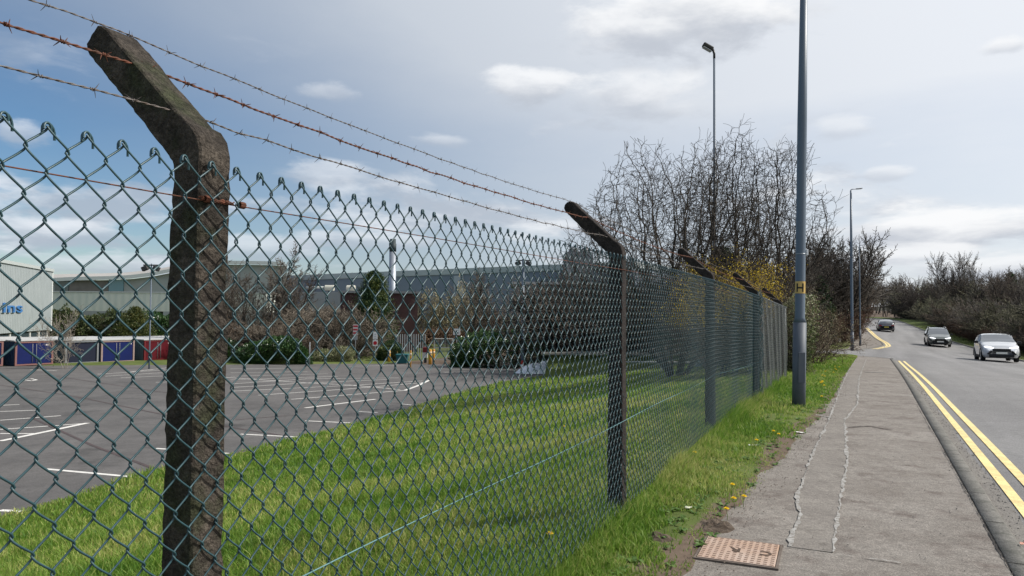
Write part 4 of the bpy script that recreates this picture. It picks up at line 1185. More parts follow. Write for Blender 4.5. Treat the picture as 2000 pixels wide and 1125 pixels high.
# barn on the left with the company name
A = at(103, 531, 80); B = at(0, 512, 64.7)
dirb = Vector((B.x - A.x, B.y - A.y, 0)).normalized(); C0 = Vector((A.x, A.y, 0)); Lb = 52
barn = empty('warehouse', (A.x, A.y, 0), math.atan2(-dirb.y, -dirb.x))
tag(barn, 'pale grey ribbed metal warehouse with blue lettering at the left edge', 'warehouse')
m_corr = corrugated('grey_profiled_sheet', (.29, .325, .33), (.33, .365, .37), .45, 'X', .8)
zA = A.z; zB0 = -.6
# local x runs from near (-Lb) to the far corner (0), local -y faces the car park... wall front at y=0
def local_box(par, nm, x0, x1, y0, y1, z0, z1, m, bevel=0):
    return MB().box(((x0 + x1) / 2, (y0 + y1) / 2, (z0 + z1) / 2), (abs(x1 - x0), abs(y1 - y0), abs(z1 - z0))).build(nm, m, par, bevel=bevel)
mb = MB(); mb.prism([(-Lb, 0, zB0), (0, 0, zB0), (0, 0, zA), (-Lb, 0, zA)], (0, 22, 0)); mb.build('wall', m_corr, barn)
mb = MB(); mb.prism([(-Lb, -.12, zA + .002), (.15, -.12, zA + .002), (.15, -.12, zA + .30), (-Lb, -.12, zA + .30)], (0, 22.3, 0)); mb.build('roof', M('roof_trim', (.42, .45, .44), rough=.5), barn)
local_box(barn, 'wall_base', -Lb, -.2, .25, 21.8, -3.4, zB0, M('base_grey', (.16, .16, .15), (.12, .12, .12), scale=1), 0)
for k in range(18):
    f = local_box(barn, 'window', -1.0 - k * 2.9 - 2.3, -1.0 - k * 2.9, .19, .24, -2.3, zB0 - .12, m_win)
    local_box(f, 'frame', -1.0 - k * 2.9 + .1, -1.0 - k * 2.9 + .45, .15, .24, -3.2, zB0 - .03, M('pale_pier', (.5, .5, .48)))
local_box(barn, 'corner_flashing', -.12, .14, -.03, .4, -.75, zA, M('white_trim', (.62, .64, .62)))
# name: only its last letters are in the picture ("...ins")
m_blue = M('blue_letters', (.05, .17, .40), rough=.4)
def letters(txt, size, loc, par, serif=True):
    cu = bpy.data.curves.new('lettering', 'FONT'); cu.body = txt; cu.size = size; cu.extrude = .05; cu.offset = .012 * size; cu.space_character = 1.08
    o = bpy.data.objects.new('lettering', cu); COL.objects.link(o); cu.materials.append(m_blue); o = to_mesh(o, 'lettering', par); o.location = loc; o.rotation_euler = (math.pi / 2, 0, 0)
    return o
bi = barn.matrix_basis.inverted() if False else (Matrix.Translation(barn.location) @ Matrix.Rotation(barn.rotation_euler.z, 4, 'Z')).inverted()
def hit_barn(px, py):
    d = ray(px, py); o_ = bi @ EYE; dl = bi.to_3x3() @ d; t = -o_.y / dl.y; return o_ + dl * t
pS = hit_barn(40, 610); pI = hit_barn(2, 612)
print('letters', pS, pI)
sz = (hit_barn(25, 594).z - hit_barn(25, 611).z) / .60
o = letters('ins', sz, (pS.x, -.08, pS.z), barn); bpy.context.view_layer.update()
w = pS.x - pI.x; kx = w / max(o.dimensions.x, .1); o.scale = (kx, 1, 1); o.location.x = pI.x
print('lettering', w, sz, kx)
sf = MB()
for fx, ww in ((.055, .15), (.30, .13), (.53, .13)): sf.box((pI.x + w * fx, -.14, pS.z + .02 * sz), (w * ww, .06, .045 * sz))
for fx in (.02,): sf.box((pI.x + w * fx, -.14, pS.z + sz * .50), (w * .09, .06, .06 * sz))
sf.build('serif', m_blue, barn)

# enclosed gallery between barn and works
gal = empty('enclosed_gallery', (at(98, 600, 92).x, 92, 0)); tag(gal, 'long pale ribbed link bridge running right from the warehouse above the hedge', 'bridge')
x1 = at(520, 600, 92).x - gal.location.x; z0, z1 = at(200, 607.5, 92).z, at(200, 571.5, 92).z
local_box(gal, 'wall', 0, x1, 0, 3.5, z0, z1, corrugated('gallery_sheet', (.66, .68, .60), (.70, .72, .64), .9, 'X', .6))
local_box(gal, 'roof', -.1, x1 + .1, -.1, 3.6, z1 + .002, z1 + .16, M('gallery_roof', (.55, .56, .54)))
for k in range(5): local_box(gal, 'support', 3 + k * (x1 - 6) / 4 - .2, 3 + k * (x1 - 6) / 4 + .2, .5, .9, -3.2, z0 - .002, m_dark)

# works building with swept roof
wk = empty('curved_roof_building', (0, 0, 0)); tag(wk, 'grey works building with an upswept pale roof edge and teal windows, behind the link bridge', 'building')
prof = [(104, 545), (140, 543), (180, 542), (220, 541), (260, 539), (300, 534), (340, 526), (375, 518), (400, 513), (430, 511), (520, 512), (560, 514)]
Yw = 125; pts = []; 
for (px, py) in prof: p = at(px, py, Yw); pts.append((p.x, Yw, p.z - .5, -4.0))
mb = MB(); V = []
for (x, y, a, b_) in pts: V += [(x, y, a), (x, y, b_), (x * 1.27, y + 30, b_), (x * 1.27, y + 30, a)]
F = []
for i in range(len(pts) - 1):
    for k in range(4): F.append((i * 4 + k, i * 4 + (k + 1) % 4, (i + 1) * 4 + (k + 1) % 4, (i + 1) * 4 + k))
F += [(0, 3, 2, 1), tuple((len(pts) - 1) * 4 + k for k in range(4))]
mb.add(V, F); mb.build('wall', M('works_grey', (.32, .34, .345), (.38, .39, .39), scale=.2, rough=.6, c3=(.27, .26, .25), s3=.12), wk)
rf = MB(); V = []
for (x, y, a, b_) in pts: V += [(x, y - .8, a + .06), (x, y - .8, a + .50), (x * 1.27, y + 30, a + 2.6), (x * 1.27, y + 30, a + 2.1)]
F = []
for i in range(len(pts) - 1):
    for k in range(4): F.append((i * 4 + k, i * 4 + (k + 1) % 4, (i + 1) * 4 + (k + 1) % 4, (i + 1) * 4 + k))
F += [(0, 3, 2, 1), tuple((len(pts) - 1) * 4 + k for k in range(4))]
rf.add(V, F); rf.build('roof', M('works_roof', (.40, .38, .35), (.36, .34, .31), scale=.1, rough=.7), wk)
ed = MB(); wall_strip(ed, [(x, y - .86, a + .62, a + .02) for (x, y, a, b_) in pts], 0, th=.05); ed.build('fascia', M('roof_edge_white', (.66, .67, .66)), wk)
for (a, b_, c, d, mt) in ((107, 133, 547, 569, m_win), (135, 210, 547, 569, None), (212, 240, 546, 569, 'teal')):
    p, q_ = at(a, c, Yw - .3), at(b_, d, Yw - .3)
    mm2 = m_win if mt is m_win else (MG('teal_glass', (.08, .20, .25), .1) if mt == 'teal' else M('brown_cladding', (.15, .135, .125), (.2, .18, .17), scale=.6))
    MB().box(((p.x + q_.x) / 2, Yw - .12, (p.z + q_.z) / 2), (q_.x - p.x, .2, p.z - q_.z)).build('window', mm2, wk)
# long blue-grey shed
sh = empty('long_shed'); tag(sh, 'very long blue-grey industrial shed with pale eaves along the skyline', 'building')
Ys_, Ye_ = 166, 128
p0, p1 = at(584, 546, Ys_), at(1018, 531, Ye_); p2 = p1 + (p1 - p0) * .35; p00 = p0 - (p1 - p0) * .25
mb = MB(); wall_strip(mb, [(p00.x, p00.y, p0.z - .2, -4), (p2.x, p2.y, p1.z, -4)], 0, th=45); mb.build('wall', M('shed_blue_grey', (.17, .205, .26), (.20, .235, .285), scale=.15, rough=.55), sh)
mb = MB(); wall_strip(mb, [(p00.x, p00.y - .3, p0.z + 1.0, p0.z - .18), (p2.x, p2.y - .3, p1.z + 1.0, p1.z + .02)], 0, th=46); mb.build('roof', M('shed_eaves', (.38, .42, .43), (.42, .46, .46), scale=.2, rough=.5), sh)
for (a, b_) in ((909, 925), (560, 575)):
    t0 = (a - 584) / (1018 - 584); P = p0.lerp(p1, t0); P2_ = p0.lerp(p1, (b_ - 584) / 434)
    mb = MB(); wall_strip(mb, [(P.x, P.y - .25, P.z - .3, -2.5), (P2_.x, P2_.y - .25, P2_.z - .3, -2.5)], 0, th=.2); mb.build('light_panel', M('translucent_panel', (.40, .43, .46)), sh)
# nearer low grey building right
lb = empty('grey_office_block', (at(1020, 600, 98).x, 98, 0)); tag(lb, 'mid-grey flat-roofed building with dark windows right of the blue-grey floodlight column', 'building')
x1 = at(1180, 600, 98).x - lb.location.x; zt = at(1100, 556, 98).z
local_box(lb, 'wall', -1.2, x1, 0, 16, -4, zt, M('office_grey', (.17, .18, .19), (.2, .21, .22), scale=.3))
local_box(lb, 'roof', -1.5, x1 + .3, -.35, 16.3, zt + .002, zt + .35, M('office_eaves', (.40, .41, .41)))
for a, b_ in ((1032, 1046), (1056, 1066), (1072, 1082), (1092, 1104)):
    xa, xb = at(a, 600, 98).x - lb.location.x, at(b_, 600, 98).x - lb.location.x
    f = local_box(lb, 'window', xa, xb, -.1, .1, -1.0, zt - 1.2, m_win); local_box(f, 'sill', xa - .1, xb + .1, -.2, .05, -1.12, -1.002, m_kerb)
# grey tower block with two cowls
tw = empty('process_tower', (at(1105, 600, 112).x, 112, 0)); tag(tw, 'grey square tower with two rounded cowls on top, behind the second fence post', 'tower')
x1 = at(1158, 600, 112).x - tw.location.x; zt = at(1130, 492, 112).z
local_box(tw, 'wall', 0, x1, 0, 6, -4, zt, M('tower_grey', (.155, .165, .175), (.19, .2, .21), scale=.3))
for fx in (.33, .77):
    mb = MB(); mb.tube([(x1 * fx, 2.5, zt - .1), (x1 * fx, 2.5, zt + .35), (x1 * fx, 2.5, zt + .75), (x1 * fx, 2.5, zt + 1.0)], [.85, .8, .5, .15], 16); mb.build('cowl', M('cowl_grey', (.15, .155, .165), rough=.5), tw, smooth=True)
# boiler house and flue
bh = empty('boiler_house', (at(669, 600, 76).x, 76, 0)); tag(bh, 'dark red-brown brick boiler house with grey roof edge behind the conifer', 'building')
x1 = at(817, 600, 76).x - bh.location.x; zt = at(740, 573, 76).z
brick = M('dark_brick', (.075, .035, .035), (.10, .045, .042), scale=1.2, rough=.9)
bt = brick.node_tree.nodes.new('ShaderNodeTexBrick'); bt.inputs['Scale'].default_value = 4; bt.inputs['Color1'].default_value = (.085, .035, .035, 1); bt.inputs['Color2'].default_value = (.065, .03, .032, 1); bt.inputs['Mortar'].default_value = (.11, .09, .085, 1)
tt = brick.node_tree.nodes.new('ShaderNodeTexCoord'); mp = brick.node_tree.nodes.new('ShaderNodeMapping'); mp.inputs['Rotation'].default_value = (math.pi / 2, 0, 0)
brick.node_tree.links.new(tt.outputs['Object'], mp.inputs[0]); brick.node_tree.links.new(mp.outputs[0], bt.inputs[0]); brick.node_tree.links.new(bt.outputs[0], brick.node_tree.nodes['Principled BSDF'].inputs['Base Color'])
bh.rotation_euler = (0, 0, R(9)); bh.location.y = 75
local_box(bh, 'wall', 0, x1, 0, 8, -3.5, zt, brick)
local_box(bh, 'roof', -.2, x1 + .2, -.25, 8.2, zt + .002, zt + .22, M('grey_fascia', (.2, .21, .22)))
p = at(767.5, 467, 79); fl = empty('flue', (p.x, 79, 0)); tag(fl, 'tall grey steel flue with a dark cap beside the conifer', 'chimney')
MB().tube([(0, 0, -3.3), (0, 0, p.z - 1.35)], .37, 20).build('stack', M('flue_steel', (.30, .33, .37), (.34, .37, .41), scale=1, rough=.4, metal=.4), fl, smooth=True)
MB().tube([(0, 0, p.z - 1.35), (0, 0, p.z - .5), (0, 0, p.z - .48), (0, 0, p.z)], [.375, .375, .32, .32], 20).build('cap', M('flue_cap', (.03, .045, .05), rough=.6), fl, smooth=True)
# low roof with air units
lr = empty('plant_room', (at(585, 600, 88).x, 88, 0)); tag(lr, 'low grey plant room with cream air units on its roof left of the conifer', 'building')
x1 = at(700, 600, 88).x - lr.location.x; zt = at(640, 570, 88).z
local_box(lr, 'wall', 0, x1, 0, 8, -3.5, zt, M('plant_grey', (.28, .29, .30), (.33, .34, .35), scale=.3))
for a, b_ in ((628, 646), (671, 688)):
    xa, xb = at(a, 600, 88).x - lr.location.x, at(b_, 600, 88).x - lr.location.x
    mb = MB(); mb.tube([(xa, 1.5, zt + .5), (xb, 1.5, zt + .5)], .36, 12); mb.build('air_unit', M('cream_duct', (.55, .53, .45), rough=.5), lr, smooth=False, bevel=.05)
    MB().box(((xa + xb) / 2, 1.5, zt + .1), (.3, .3, .22)).build('unit_foot', m_dark, lr)
mb = MB(); mb.tube([(at(590, 600, 88).x - lr.location.x, 1.5, zt + .55), (at(628, 600, 88).x - lr.location.x, 1.5, zt + .55)], .15, 8); mb.build('duct', M('duct_grey', (.45, .46, .44)), lr, smooth=True)
# pale hut glimpsed through the fence between third and fourth posts
p = at(1395, 700, 33); hut = empty('garden_hut', (p.x, 33, 0), R(6)); tag(hut, 'pale blue-grey hut seen through the mesh between the third and fourth posts', 'hut')
g0 = float(tz(p.x + 1, 33))
local_box(hut, 'wall', 0, 1.9, 0, 2.4, g0 - .3, 2.1, M('hut_paint', (.22, .28, .30), (.26, .32, .34), scale=1, rough=.6, stretch=(6, 6, .4)))
local_box(hut, 'roof', -.15, 2.05, -.15, 2.55, 2.102, 2.25, M('hut_roof', (.12, .13, .14)))
local_box(hut, 'door', .6, 1.3, -.04, 0.01, g0, 1.8, M('hut_door', (.16, .21, .24)), .01)

# storage sheds / containers in a stepped row
S0 = Vector((-34.7, 52, 0)); rr = Vector((.53, .85, 0)).normalized(); nn = Vector((.85, -.53, 0)).normalized()
m_sroof = M('shed_roof_white', (.47, .47, .46), (.38, .38, .37), scale=.8, rough=.6, c3=(.30, .29, .27), s3=1.6, lo3=.6, hi3=.75)
ang = math.atan2(rr.y, rr.x)
def shed(s0, w, col, side, lab, frame=(.22, .11, .10), H=1.72, dep=6.0, opened=False, back=0.0):
    p = S0 + rr * s0 - nn * back; z = float(zl(p.y)) + .02
    root = empty('storage_container', (p.x, p.y, z), ang)
    local_box(root, 'wall', .03, w - .03, .06, dep, 0, H, corrugated('container_side', side, tuple(c * 1.15 for c in side), .28, 'Y', .8))
    mb = MB(); mb.add([(-.08, -.10, H + .0), (w + .08, -.10, H + .0), (w + .08, dep + .1, H + .0), (-.08, dep + .1, H + .0), (-.08, -.10, H + .07), (w + .08, -.10, H + .07), (w + .08, dep + .1, H + .15), (-.08, dep + .1, H + .15)],
                      [(3, 2, 1, 0), (4, 5, 6, 7), (0, 1, 5, 4), (1, 2, 6, 5), (2, 3, 7, 6), (3, 0, 4, 7)]); mb.build('roof', m_sroof, root)
    mf = M('container_frame', frame, rough=.6)
    fr = MB()
    for x in (.06, w - .06): fr.box((x, .0, H / 2), (.12, .12, H - .01))
    fr.box((w / 2, .0, H - .07), (w - .24, .11, .12)); fr.box((w / 2, .0, .06), (w - .24, .11, .10)); fr.build('frame', mf, root)
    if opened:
        local_box(root, 'painted_interior_shade', .12, w - .12, .03, .055, .12, H - .14, M('painted_shade_navy', (.01, .013, .03)))  # flat near-black panel paints the shade inside the open front
    else:
        for k in (0, 1):
            x0 = .13 + k * (w - .26) / 2; x1_ = x0 + (w - .26) / 2 - .015
            d = local_box(root, 'door', x0, x1_, -.02, .05, .12, H - .14, M('container_door', col, tuple(c * .8 for c in col), scale=1.5, rough=.45), .01)
            MB().tube([(x1_ - .12 if k == 0 else x0 + .12, -.05, .2), (x1_ - .12 if k == 0 else x0 + .12, -.05, H - .2)], .018, 6).build('lock_rod', M('lock_rod_grey', (.3, .3, .32), metal=.5), d, smooth=True)
        MB().box((w - .38, -.028, H - .30), (.28, .008, .09)).build('label_plate', M('label_white', (.6, .55, .55)), root)
    tag(root, lab, 'container', 'storage containers along the far edge of the car park')
blue = (.005, .013, .095)
shed(-3.3, 2.55, blue, (.02, .04, .09), 'blue container cut off by the left edge of the photo')
shed(0, 2.53, blue, (.015, .04, .09), 'bright blue double-door container with pinkish frame, second from the left edge')
shed(3.37, 2.45, (.01, .015, .05), (.04, .09, .12), 'dark navy container with its open front in shadow beside the leafless birch', opened=True, frame=(.2, .21, .22))
shed(6.02, 2.66, blue, (.02, .05, .12), 'blue double-door container just left of the thin floodlight column', frame=(.3, .22, .2))
shed(9.5, 2.6, (.10, .006, .012), (.09, .125, .14), 'red container with grey side right of the thin floodlight column', frame=(.14, .015, .018))
shed(12.9, 2.6, (.10, .006, .012), (.10, .012, .016), 'red container half hidden behind the nearest concrete post', frame=(.14, .015, .018))

# ------------------------------------------------------------------ car park furniture
def groundz(x, y): return float(tz(x, y))
def bollard(px, py, Y, h, lab, r=.09, name='bollard', cap=None):
    p = at(px, py, Y); z = groundz(p.x, Y); root = empty(name, (p.x, Y, z))
    MB().tube([(0, 0, -.1), (0, 0, h - .04), (0, 0, h)], [r, r, r * .7], 12).build('post', M('amber_paint', (.62, .30, .03), (.5, .25, .04), scale=3, rough=.5), root, smooth=True)
    MB().tube([(0, 0, h * .72), (0, 0, h * .86)], r * 1.03, 12).build('band', M('bollard_band', (.65, .5, .35)), root, smooth=True)
    return tag(root, lab, 'bollard', 'amber bollards round the site entrance')
bollard(760, 697, 61, .95, 'amber bollard left of the teal bin', .11)
bollard(776, 697, 63, .8, 'thin amber bollard just left of the teal bin', .05)
bollard(802, 716, 53, 1.35, 'tall thin amber post standing forward on the car park', .05)
bollard(840, 705, 59, 1.25, 'thick amber bollard left of the gate', .13)
bollard(847, 705, 59.5, 1.2, 'second thick amber bollard tight against the left gate post', .10)
bollard(886, 702, 61, 1.1, 'amber bollard at the right end of the gate', .12)
bollard(973, 704, 55.5, .95, 'amber bollard in front of the dark clipped hedge', .08)
# gate
p = at(848, 700, 61.5); gt = empty('entrance_gate', (p.x, 61.5, groundz(p.x, 61.5))); tag(gt, 'white tubular gate with vertical bars across the site entrance', 'gate')
w = at(884, 700, 61.5).x - p.x
fr = MB()
for z in (.15, 1.15, 1.9): fr.tube([(0, 0, z), (w, 0, z)], .03, 6)
for x in (0, w): fr.tube([(x, 0, -.1), (x, 0, 1.95)], .04, 6)
fr.build('frame', M('gate_white', (.55, .56, .52), rough=.5), gt)
br = MB()
for k in range(1, 13): br.tube([(w * k / 13, 0, .15), (w * k / 13, 0, 1.9)], .014, 5)
br.build('bars', M('gate_bars', (.42, .45, .43), rough=.5), gt)
p = at(808, 700, 64); rl = empty('railing_panel', (p.x, 64, groundz(p.x, 64)), .4); tag(rl, 'grey palisade railing panel between the boiler house and the gate', 'railing')
rb = MB()
for k in range(14): rb.box((-1.6 + k * .2, 0, 1.1), (.07, .03, 2.2))
rb.build('pales', M('palisade', (.30, .33, .34), rough=.5, metal=.3), rl); MB().box((-.3, .04, 1.8), (2.7, .04, .07)).build('rail', m_dark, rl)
# teal bin
p = at(786, 694, 60); bn = empty('grit_bin', (p.x, 60, groundz(p.x, 60))); tag(bn, 'dark teal grit bin between amber bollards at the site entrance', 'bin')
mb = MB(); mb.add([(-.36, -.28, 0), (.36, -.28, 0), (.36, .28, 0), (-.36, .28, 0), (-.46, -.36, .62), (.46, -.36, .62), (.46, .36, .62), (-.46, .36, .62)], [(3, 2, 1, 0), (0, 1, 5, 4), (1, 2, 6, 5), (2, 3, 7, 6), (3, 0, 4, 7), (4, 5, 6, 7)]); mb.build('tub', M('teal_plastic', (.015, .10, .11), rough=.5), bn)
MB().box((0, 0, .69), (.98, .80, .12)).build('lid', M('teal_lid', (.02, .13, .14), rough=.45), bn, bevel=.03)
# signs
def sign(px, ytop, ybot, Y, w, h, face, lab, extra=None, name='sign', pole=(.25, .26, .27)):
    p = at(px, ytop, Y); z = groundz(p.x, Y); root = empty(name, (p.x, Y, z)); H = p.z - z
    MB().tube([(0, .03, -.2), (0, .03, H)], .035, 8).build('pole', M('sign_pole', pole, rough=.5, metal=.4), root, smooth=True)
    MB().box((0, 0, H - h / 2), (w, .02, h)).build('panel', M('sign_face', face, rough=.5), root, bevel=.004)
    if extra: extra(root, H, w, h)
    return tag(root, lab, 'sign')
m_red = M('sign_red', (.45, .02, .03), rough=.5); m_w = M('sign_white', (.72, .72, .7), rough=.5)
def chev(root, H, w, h):
    for k in range(3): MB().box((0, -.014, H - .14 - k * .28), (w * .9, .008, .13)).build('red_band', m_red, root)
    MB().box((0, 0, H - h - .22), (w * .8, .02, .34)).build('lower_panel', M('grey_panel', (.32, .33, .34)), root)
sign(694.5, 634, 693, 62, .42, .88, (.6, .5, .5), 'red and white striped sign on a pole left of the conifer', chev)
def circ(root, H, w, h):
    mb = MB(); mb.tube([(0, -.012, H - h - .30), (0, -.022, H - h - .30)], .16, 16); o = mb.build('red_disc', m_red, root)
    MB().box((0, 0, H - h - .30), (.40, .018, .5)).build('lower_panel', m_w, root)
    for k in range(3): MB().box((0, -.013, H - .2 - k * .16), (w * .5, .006, .05)).build('text_bar', M('grey_text', (.3, .3, .32)), root)
sign(733, 648, 696, 61, .36, .62, (.75, .76, .74), 'white upright sign with a red mark on a thin pole below the conifer', circ)
def tri(root, H, w, h):
    mb = MB(); mb.prism([(-w * .32, -.013, H - h * .75), (w * .32, -.013, H - h * .75), (0, -.013, H - h * .2)], (0, -.006, 0)); mb.build('black_triangle', m_blk, root)
sign(892, 642, 690, 66, .62, .56, (.75, .75, .73), 'small square white sign with a black triangle above the gate', tri)
p = at(831, 690, 60.5); kb = empty('ticket_post', (p.x, 60.5, groundz(p.x, 60.5))); tag(kb, 'squat dark red and white control post left of the gate', 'post')
MB().box((0, 0, .62), (.34, .30, .45)).build('stand', M('kiosk_white', (.5, .46, .44)), kb, bevel=.02); MB().box((0, 0, 1.05), (.42, .36, .42)).build('head', M('kiosk_red', (.16, .02, .02)), kb, bevel=.03); MB().box((0, 0, .19), (.2, .2, .4)).build('foot', m_dark, kb)
sign(605, 668, 707, 56, .03, .03, (.2, .2, .2), 'plain thin grey pole in front of the laurel hedge', None, 'marker_pole')
# cone
p = at(1020, 722, 50.5); z = groundz(p.x, 50.5); cn_ = empty('traffic_cone', (p.x, 50.5, z + .05)); tag(cn_, 'red and white traffic cone at the corner of the car park', 'traffic cone')
MB().box((0, 0, .03), (.44, .44, .06)).build('base', m_trim, cn_, bevel=.01)
def fr_(z0, z1): return [.19 * (1 - z0 / .85) + .03, .19 * (1 - z1 / .85) + .03]
MB().tube([(0, 0, .06), (0, 0, .28)], fr_(.06, .28), 14).build('cone_lower', M('cone_red', (.6, .05, .025), rough=.5), cn_, smooth=True)
MB().tube([(0, 0, .28), (0, 0, .48)], fr_(.28, .48), 14).build('sleeve', m_w, cn_, smooth=True)
MB().tube([(0, 0, .48), (0, 0, .74)], fr_(.48, .74), 14).build('cone_tip', M('cone_red', (.6, .05, .025), rough=.5), cn_, smooth=True)
# tarpaulin heap
p = at(1058, 727, 48.5); V = []; F = []; nu, nv = 40, 24
z0 = groundz(p.x, 48.5)
for i in range(nu):
    for j in range(nv):
        u, v = i / (nu - 1) * 2 - 1, j / (nv - 1) * 2 - 1
        hgt = max(0, 1 - (abs(u) ** 2.6 + abs(v) ** 2.6)) ** .6 * (.45 + .55 * (u + 1) / 2)
        x, y = u * 1.75, v * 1.0
        V.append((x, y, hgt * 1.05 + .09 * mnoise.noise(Vector((x * 2.4, y * 2.4, 0))) * (hgt > 0) + .05 * mnoise.noise(Vector((x * 6, y * 6, 4))) + .02))
for i in range(nu - 1):
    for j in range(nv - 1): F.append((i * nv + j, (i + 1) * nv + j, (i + 1) * nv + j + 1, i * nv + j + 1))
me = bpy.data.meshes.new('tarpaulin_heap'); me.from_pydata(V, [], F); 
for pp in me.polygons: pp.use_smooth = True
o = link('tarpaulin_heap', me, M('white_plastic_sheet', (.84, .86, .88), (.76, .79, .83), scale=2, rough=.3, bump=.4, bscale=9)); o.location = (p.x, 48.5, z0); o.rotation_euler = (0, 0, .1)
tag(o, 'heap covered by a shiny white plastic sheet beside the traffic cone', 'heap')
# low pipe rail across the bank behind the second post
a, c = at(1212, 707, 36), at(1372, 705, 36); rl = empty('pipe_rail', (a.x, 36, groundz(a.x, 36))); tag(rl, 'low grey pipe rail crossing behind the fence between the second and third posts', 'rail')
w = c.x - a.x; hz_ = (a.z - groundz(a.x, 36))
MB().tube([(0, 0, hz_), (w, 0, hz_)], .045, 8).build('rail', M('rail_grey', (.3, .31, .31)), rl, smooth=True)
for x in (0.1, w / 2, w - .1): MB().tube([(x, 0, -.3), (x, 0, hz_)], .04, 8).build('upright', M('rail_grey', (.3, .31, .31)), rl, smooth=True)

# ------------------------------------------------------------------ trees and shrubs
def rot_to(d, ang, az_):
    """unit vector making an angle with d"""
    a = np.cross(d, [0, 0, 1.0]); 
    if np.linalg.norm(a) < 1e-3: a = np.array([1.0, 0, 0])
    a /= np.linalg.norm(a); b = np.cross(d, a)
    return d * math.cos(ang) + (a * math.cos(az_) + b * math.sin(az_)) * math.sin(ang)
class Tree:
    env = None
    def __init__(s, seed): s.r = np.random.default_rng(seed); s.S = {0: [], 1: []}; s.tips = []
    def branch(s, p, d, length, r0, lev, spec):
        sp = spec[lev]; n = sp['n']; L_ = length / n; r = r0; pts = [p]; rs = [r0]
        nl = len(spec)
        for i in range(n):
            d = d + s.r.normal(0, sp['wob'], 3) + np.array([0, 0, sp['up']]); d /= np.linalg.norm(d)
            if s.env is not None:
                if p[2] + d[2] * L_ < .7 and lev > 0: d[2] = abs(d[2]) + .2; d /= np.linalg.norm(d)
                q_ = p + d * L_; rx_, H_, zc_ = s.env; jit = .62 + .5 * math.sin(q_[0] * 1.9 + 3 * q_[1]) ** 2
                if (q_[0] ** 2 + q_[1] ** 2) / rx_ ** 2 + (max(q_[2] - zc_, 0) / (H_ - zc_)) ** 2 > jit and lev > 0: break
                if math.hypot(q_[0], q_[1]) > rx_ * .8 and lev == 0: break
            q = p + d * L_; r1 = r0 * (1 - (1 - sp['end']) * (i + 1) / n)
            p = q; r = r1; pts.append(p); rs.append(r)
        n = len(pts) - 1
        if n == 0: return
        rs = [r0 * (1 - (1 - sp['end']) * i / n) for i in range(n + 1)]
        for i in range(n): s.S[0 if lev < sp.get('thick', 2) else 1].append((pts[i], pts[i + 1], rs[i], rs[i + 1]))
        if lev + 1 < nl:
            c = spec[lev + 1]; k = int(sp['kids'] * s.r.uniform(.8, 1.2) + .5)
            az0 = s.r.uniform(0, 6.28)
            for j in range(k):
                f = sp['from'] + (1 - sp['from']) * (j + s.r.random()) / k; g = f * n; i = min(int(g), n - 1)
                bp = pts[i] + (pts[i + 1] - pts[i]) * (g - i); bd = pts[i + 1] - pts[i]; bd /= np.linalg.norm(bd)
                a = s.r.normal(c['ang'], .16); az0 += 2.4 + s.r.normal(0, .4)
                s.branch(bp, rot_to(bd, a, az0), length * c['len'] * s.r.uniform(.65, 1.15) * (1.15 - .55 * f), max(rs[i] * c['rad'], .003), lev + 1, spec)
            if sp.get('cont', True) and lev > 0:
                s.branch(p, d, length * c['len'] * .9, r, lev + 1, spec)
        else: s.tips.append(p)
def seg_mesh(name, S, sides, rmin=0.0):
    P = np.array([[a, b] for a, b, _, _ in S]); r = np.array([[x, y] for _, _, x, y in S]); r = np.maximum(r, rmin)
    m = len(P); T = P[:, 1] - P[:, 0]; T /= np.linalg.norm(T, axis=1)[:, None] + 1e-9
    ref = np.where(np.abs(T[:, 2:3]) > .9, np.array([[1.0, 0, 0]]), np.array([[0, 0, 1.0]]))
    A = np.cross(T, ref); A /= np.linalg.norm(A, axis=1)[:, None]; B = np.cross(T, A)
    an = np.arange(sides) * 2 * np.pi / sides
    ring = A[:, None, :] * np.cos(an)[None, :, None] + B[:, None, :] * np.sin(an)[None, :, None]
    V = P[:, :, None, :] + r[:, :, None, None] * ring[:, None, :, :]
    idx = np.arange(m * 2 * sides).reshape(m, 2, sides); nx = np.roll(idx, -1, 2)
    q = np.stack([idx[:, 0], nx[:, 0], nx[:, 1], idx[:, 1]], -1).reshape(-1, 4)
    return npmesh(name, V.reshape(-1, 3), quads=q, smooth=sides > 4)
def leaves(name, C, size, seed, flat=.0, tintn=True, aspect=.55):
    """one leaf-sized diamond per centre"""
    r_ = np.random.default_rng(seed); n = len(C); C = np.asarray(C, float)
    u = r_.normal(0, 1, (n, 3)); u[:, 2] *= (1 - flat); u /= np.linalg.norm(u, axis=1)[:, None]
    w = np.cross(u, r_.normal(0, 1, (n, 3))); w /= np.linalg.norm(w, axis=1)[:, None]
    sz = (size * r_.uniform(.6, 1.3, n))[:, None]
    V = np.stack([C - u * sz, C + w * sz * aspect, C + u * sz, C - w * sz * aspect], 1).reshape(-1, 3)
    me = npmesh(name, V, quads=(np.arange(n)[:, None] * 4 + np.arange(4)))
    attr(me, 'tint', np.repeat(np.clip(r_.normal(.5, .22, n) + .2 * nz2(C[:, 0] + C[:, 2], C[:, 1] + C[:, 2], 1.6, seed % 50), 0, 1), 4))
    return me
def leaf_mat(name, a, b, c, rough=.5, tr=.3, spec=.4):
    m = grass_mat(name, a, b, c); bb = m.node_tree.nodes['Principled BSDF']; bb.inputs['Roughness'].default_value = rough; bb.inputs['Specular IOR Level'].default_value = spec
    for n_ in m.node_tree.nodes:
        if n_.type == 'MIX_SHADER': n_.inputs[0].default_value = tr
    return m
m_bark = M('bark_dark', (.034, .029, .025), (.058, .049, .040), scale=12, rough=.95, bump=.6, bscale=50, obj_var=.2)
m_twig = M('twigs_dark', (.060, .050, .042), (.085, .070, .058), scale=1, rough=.9, obj_var=.25)
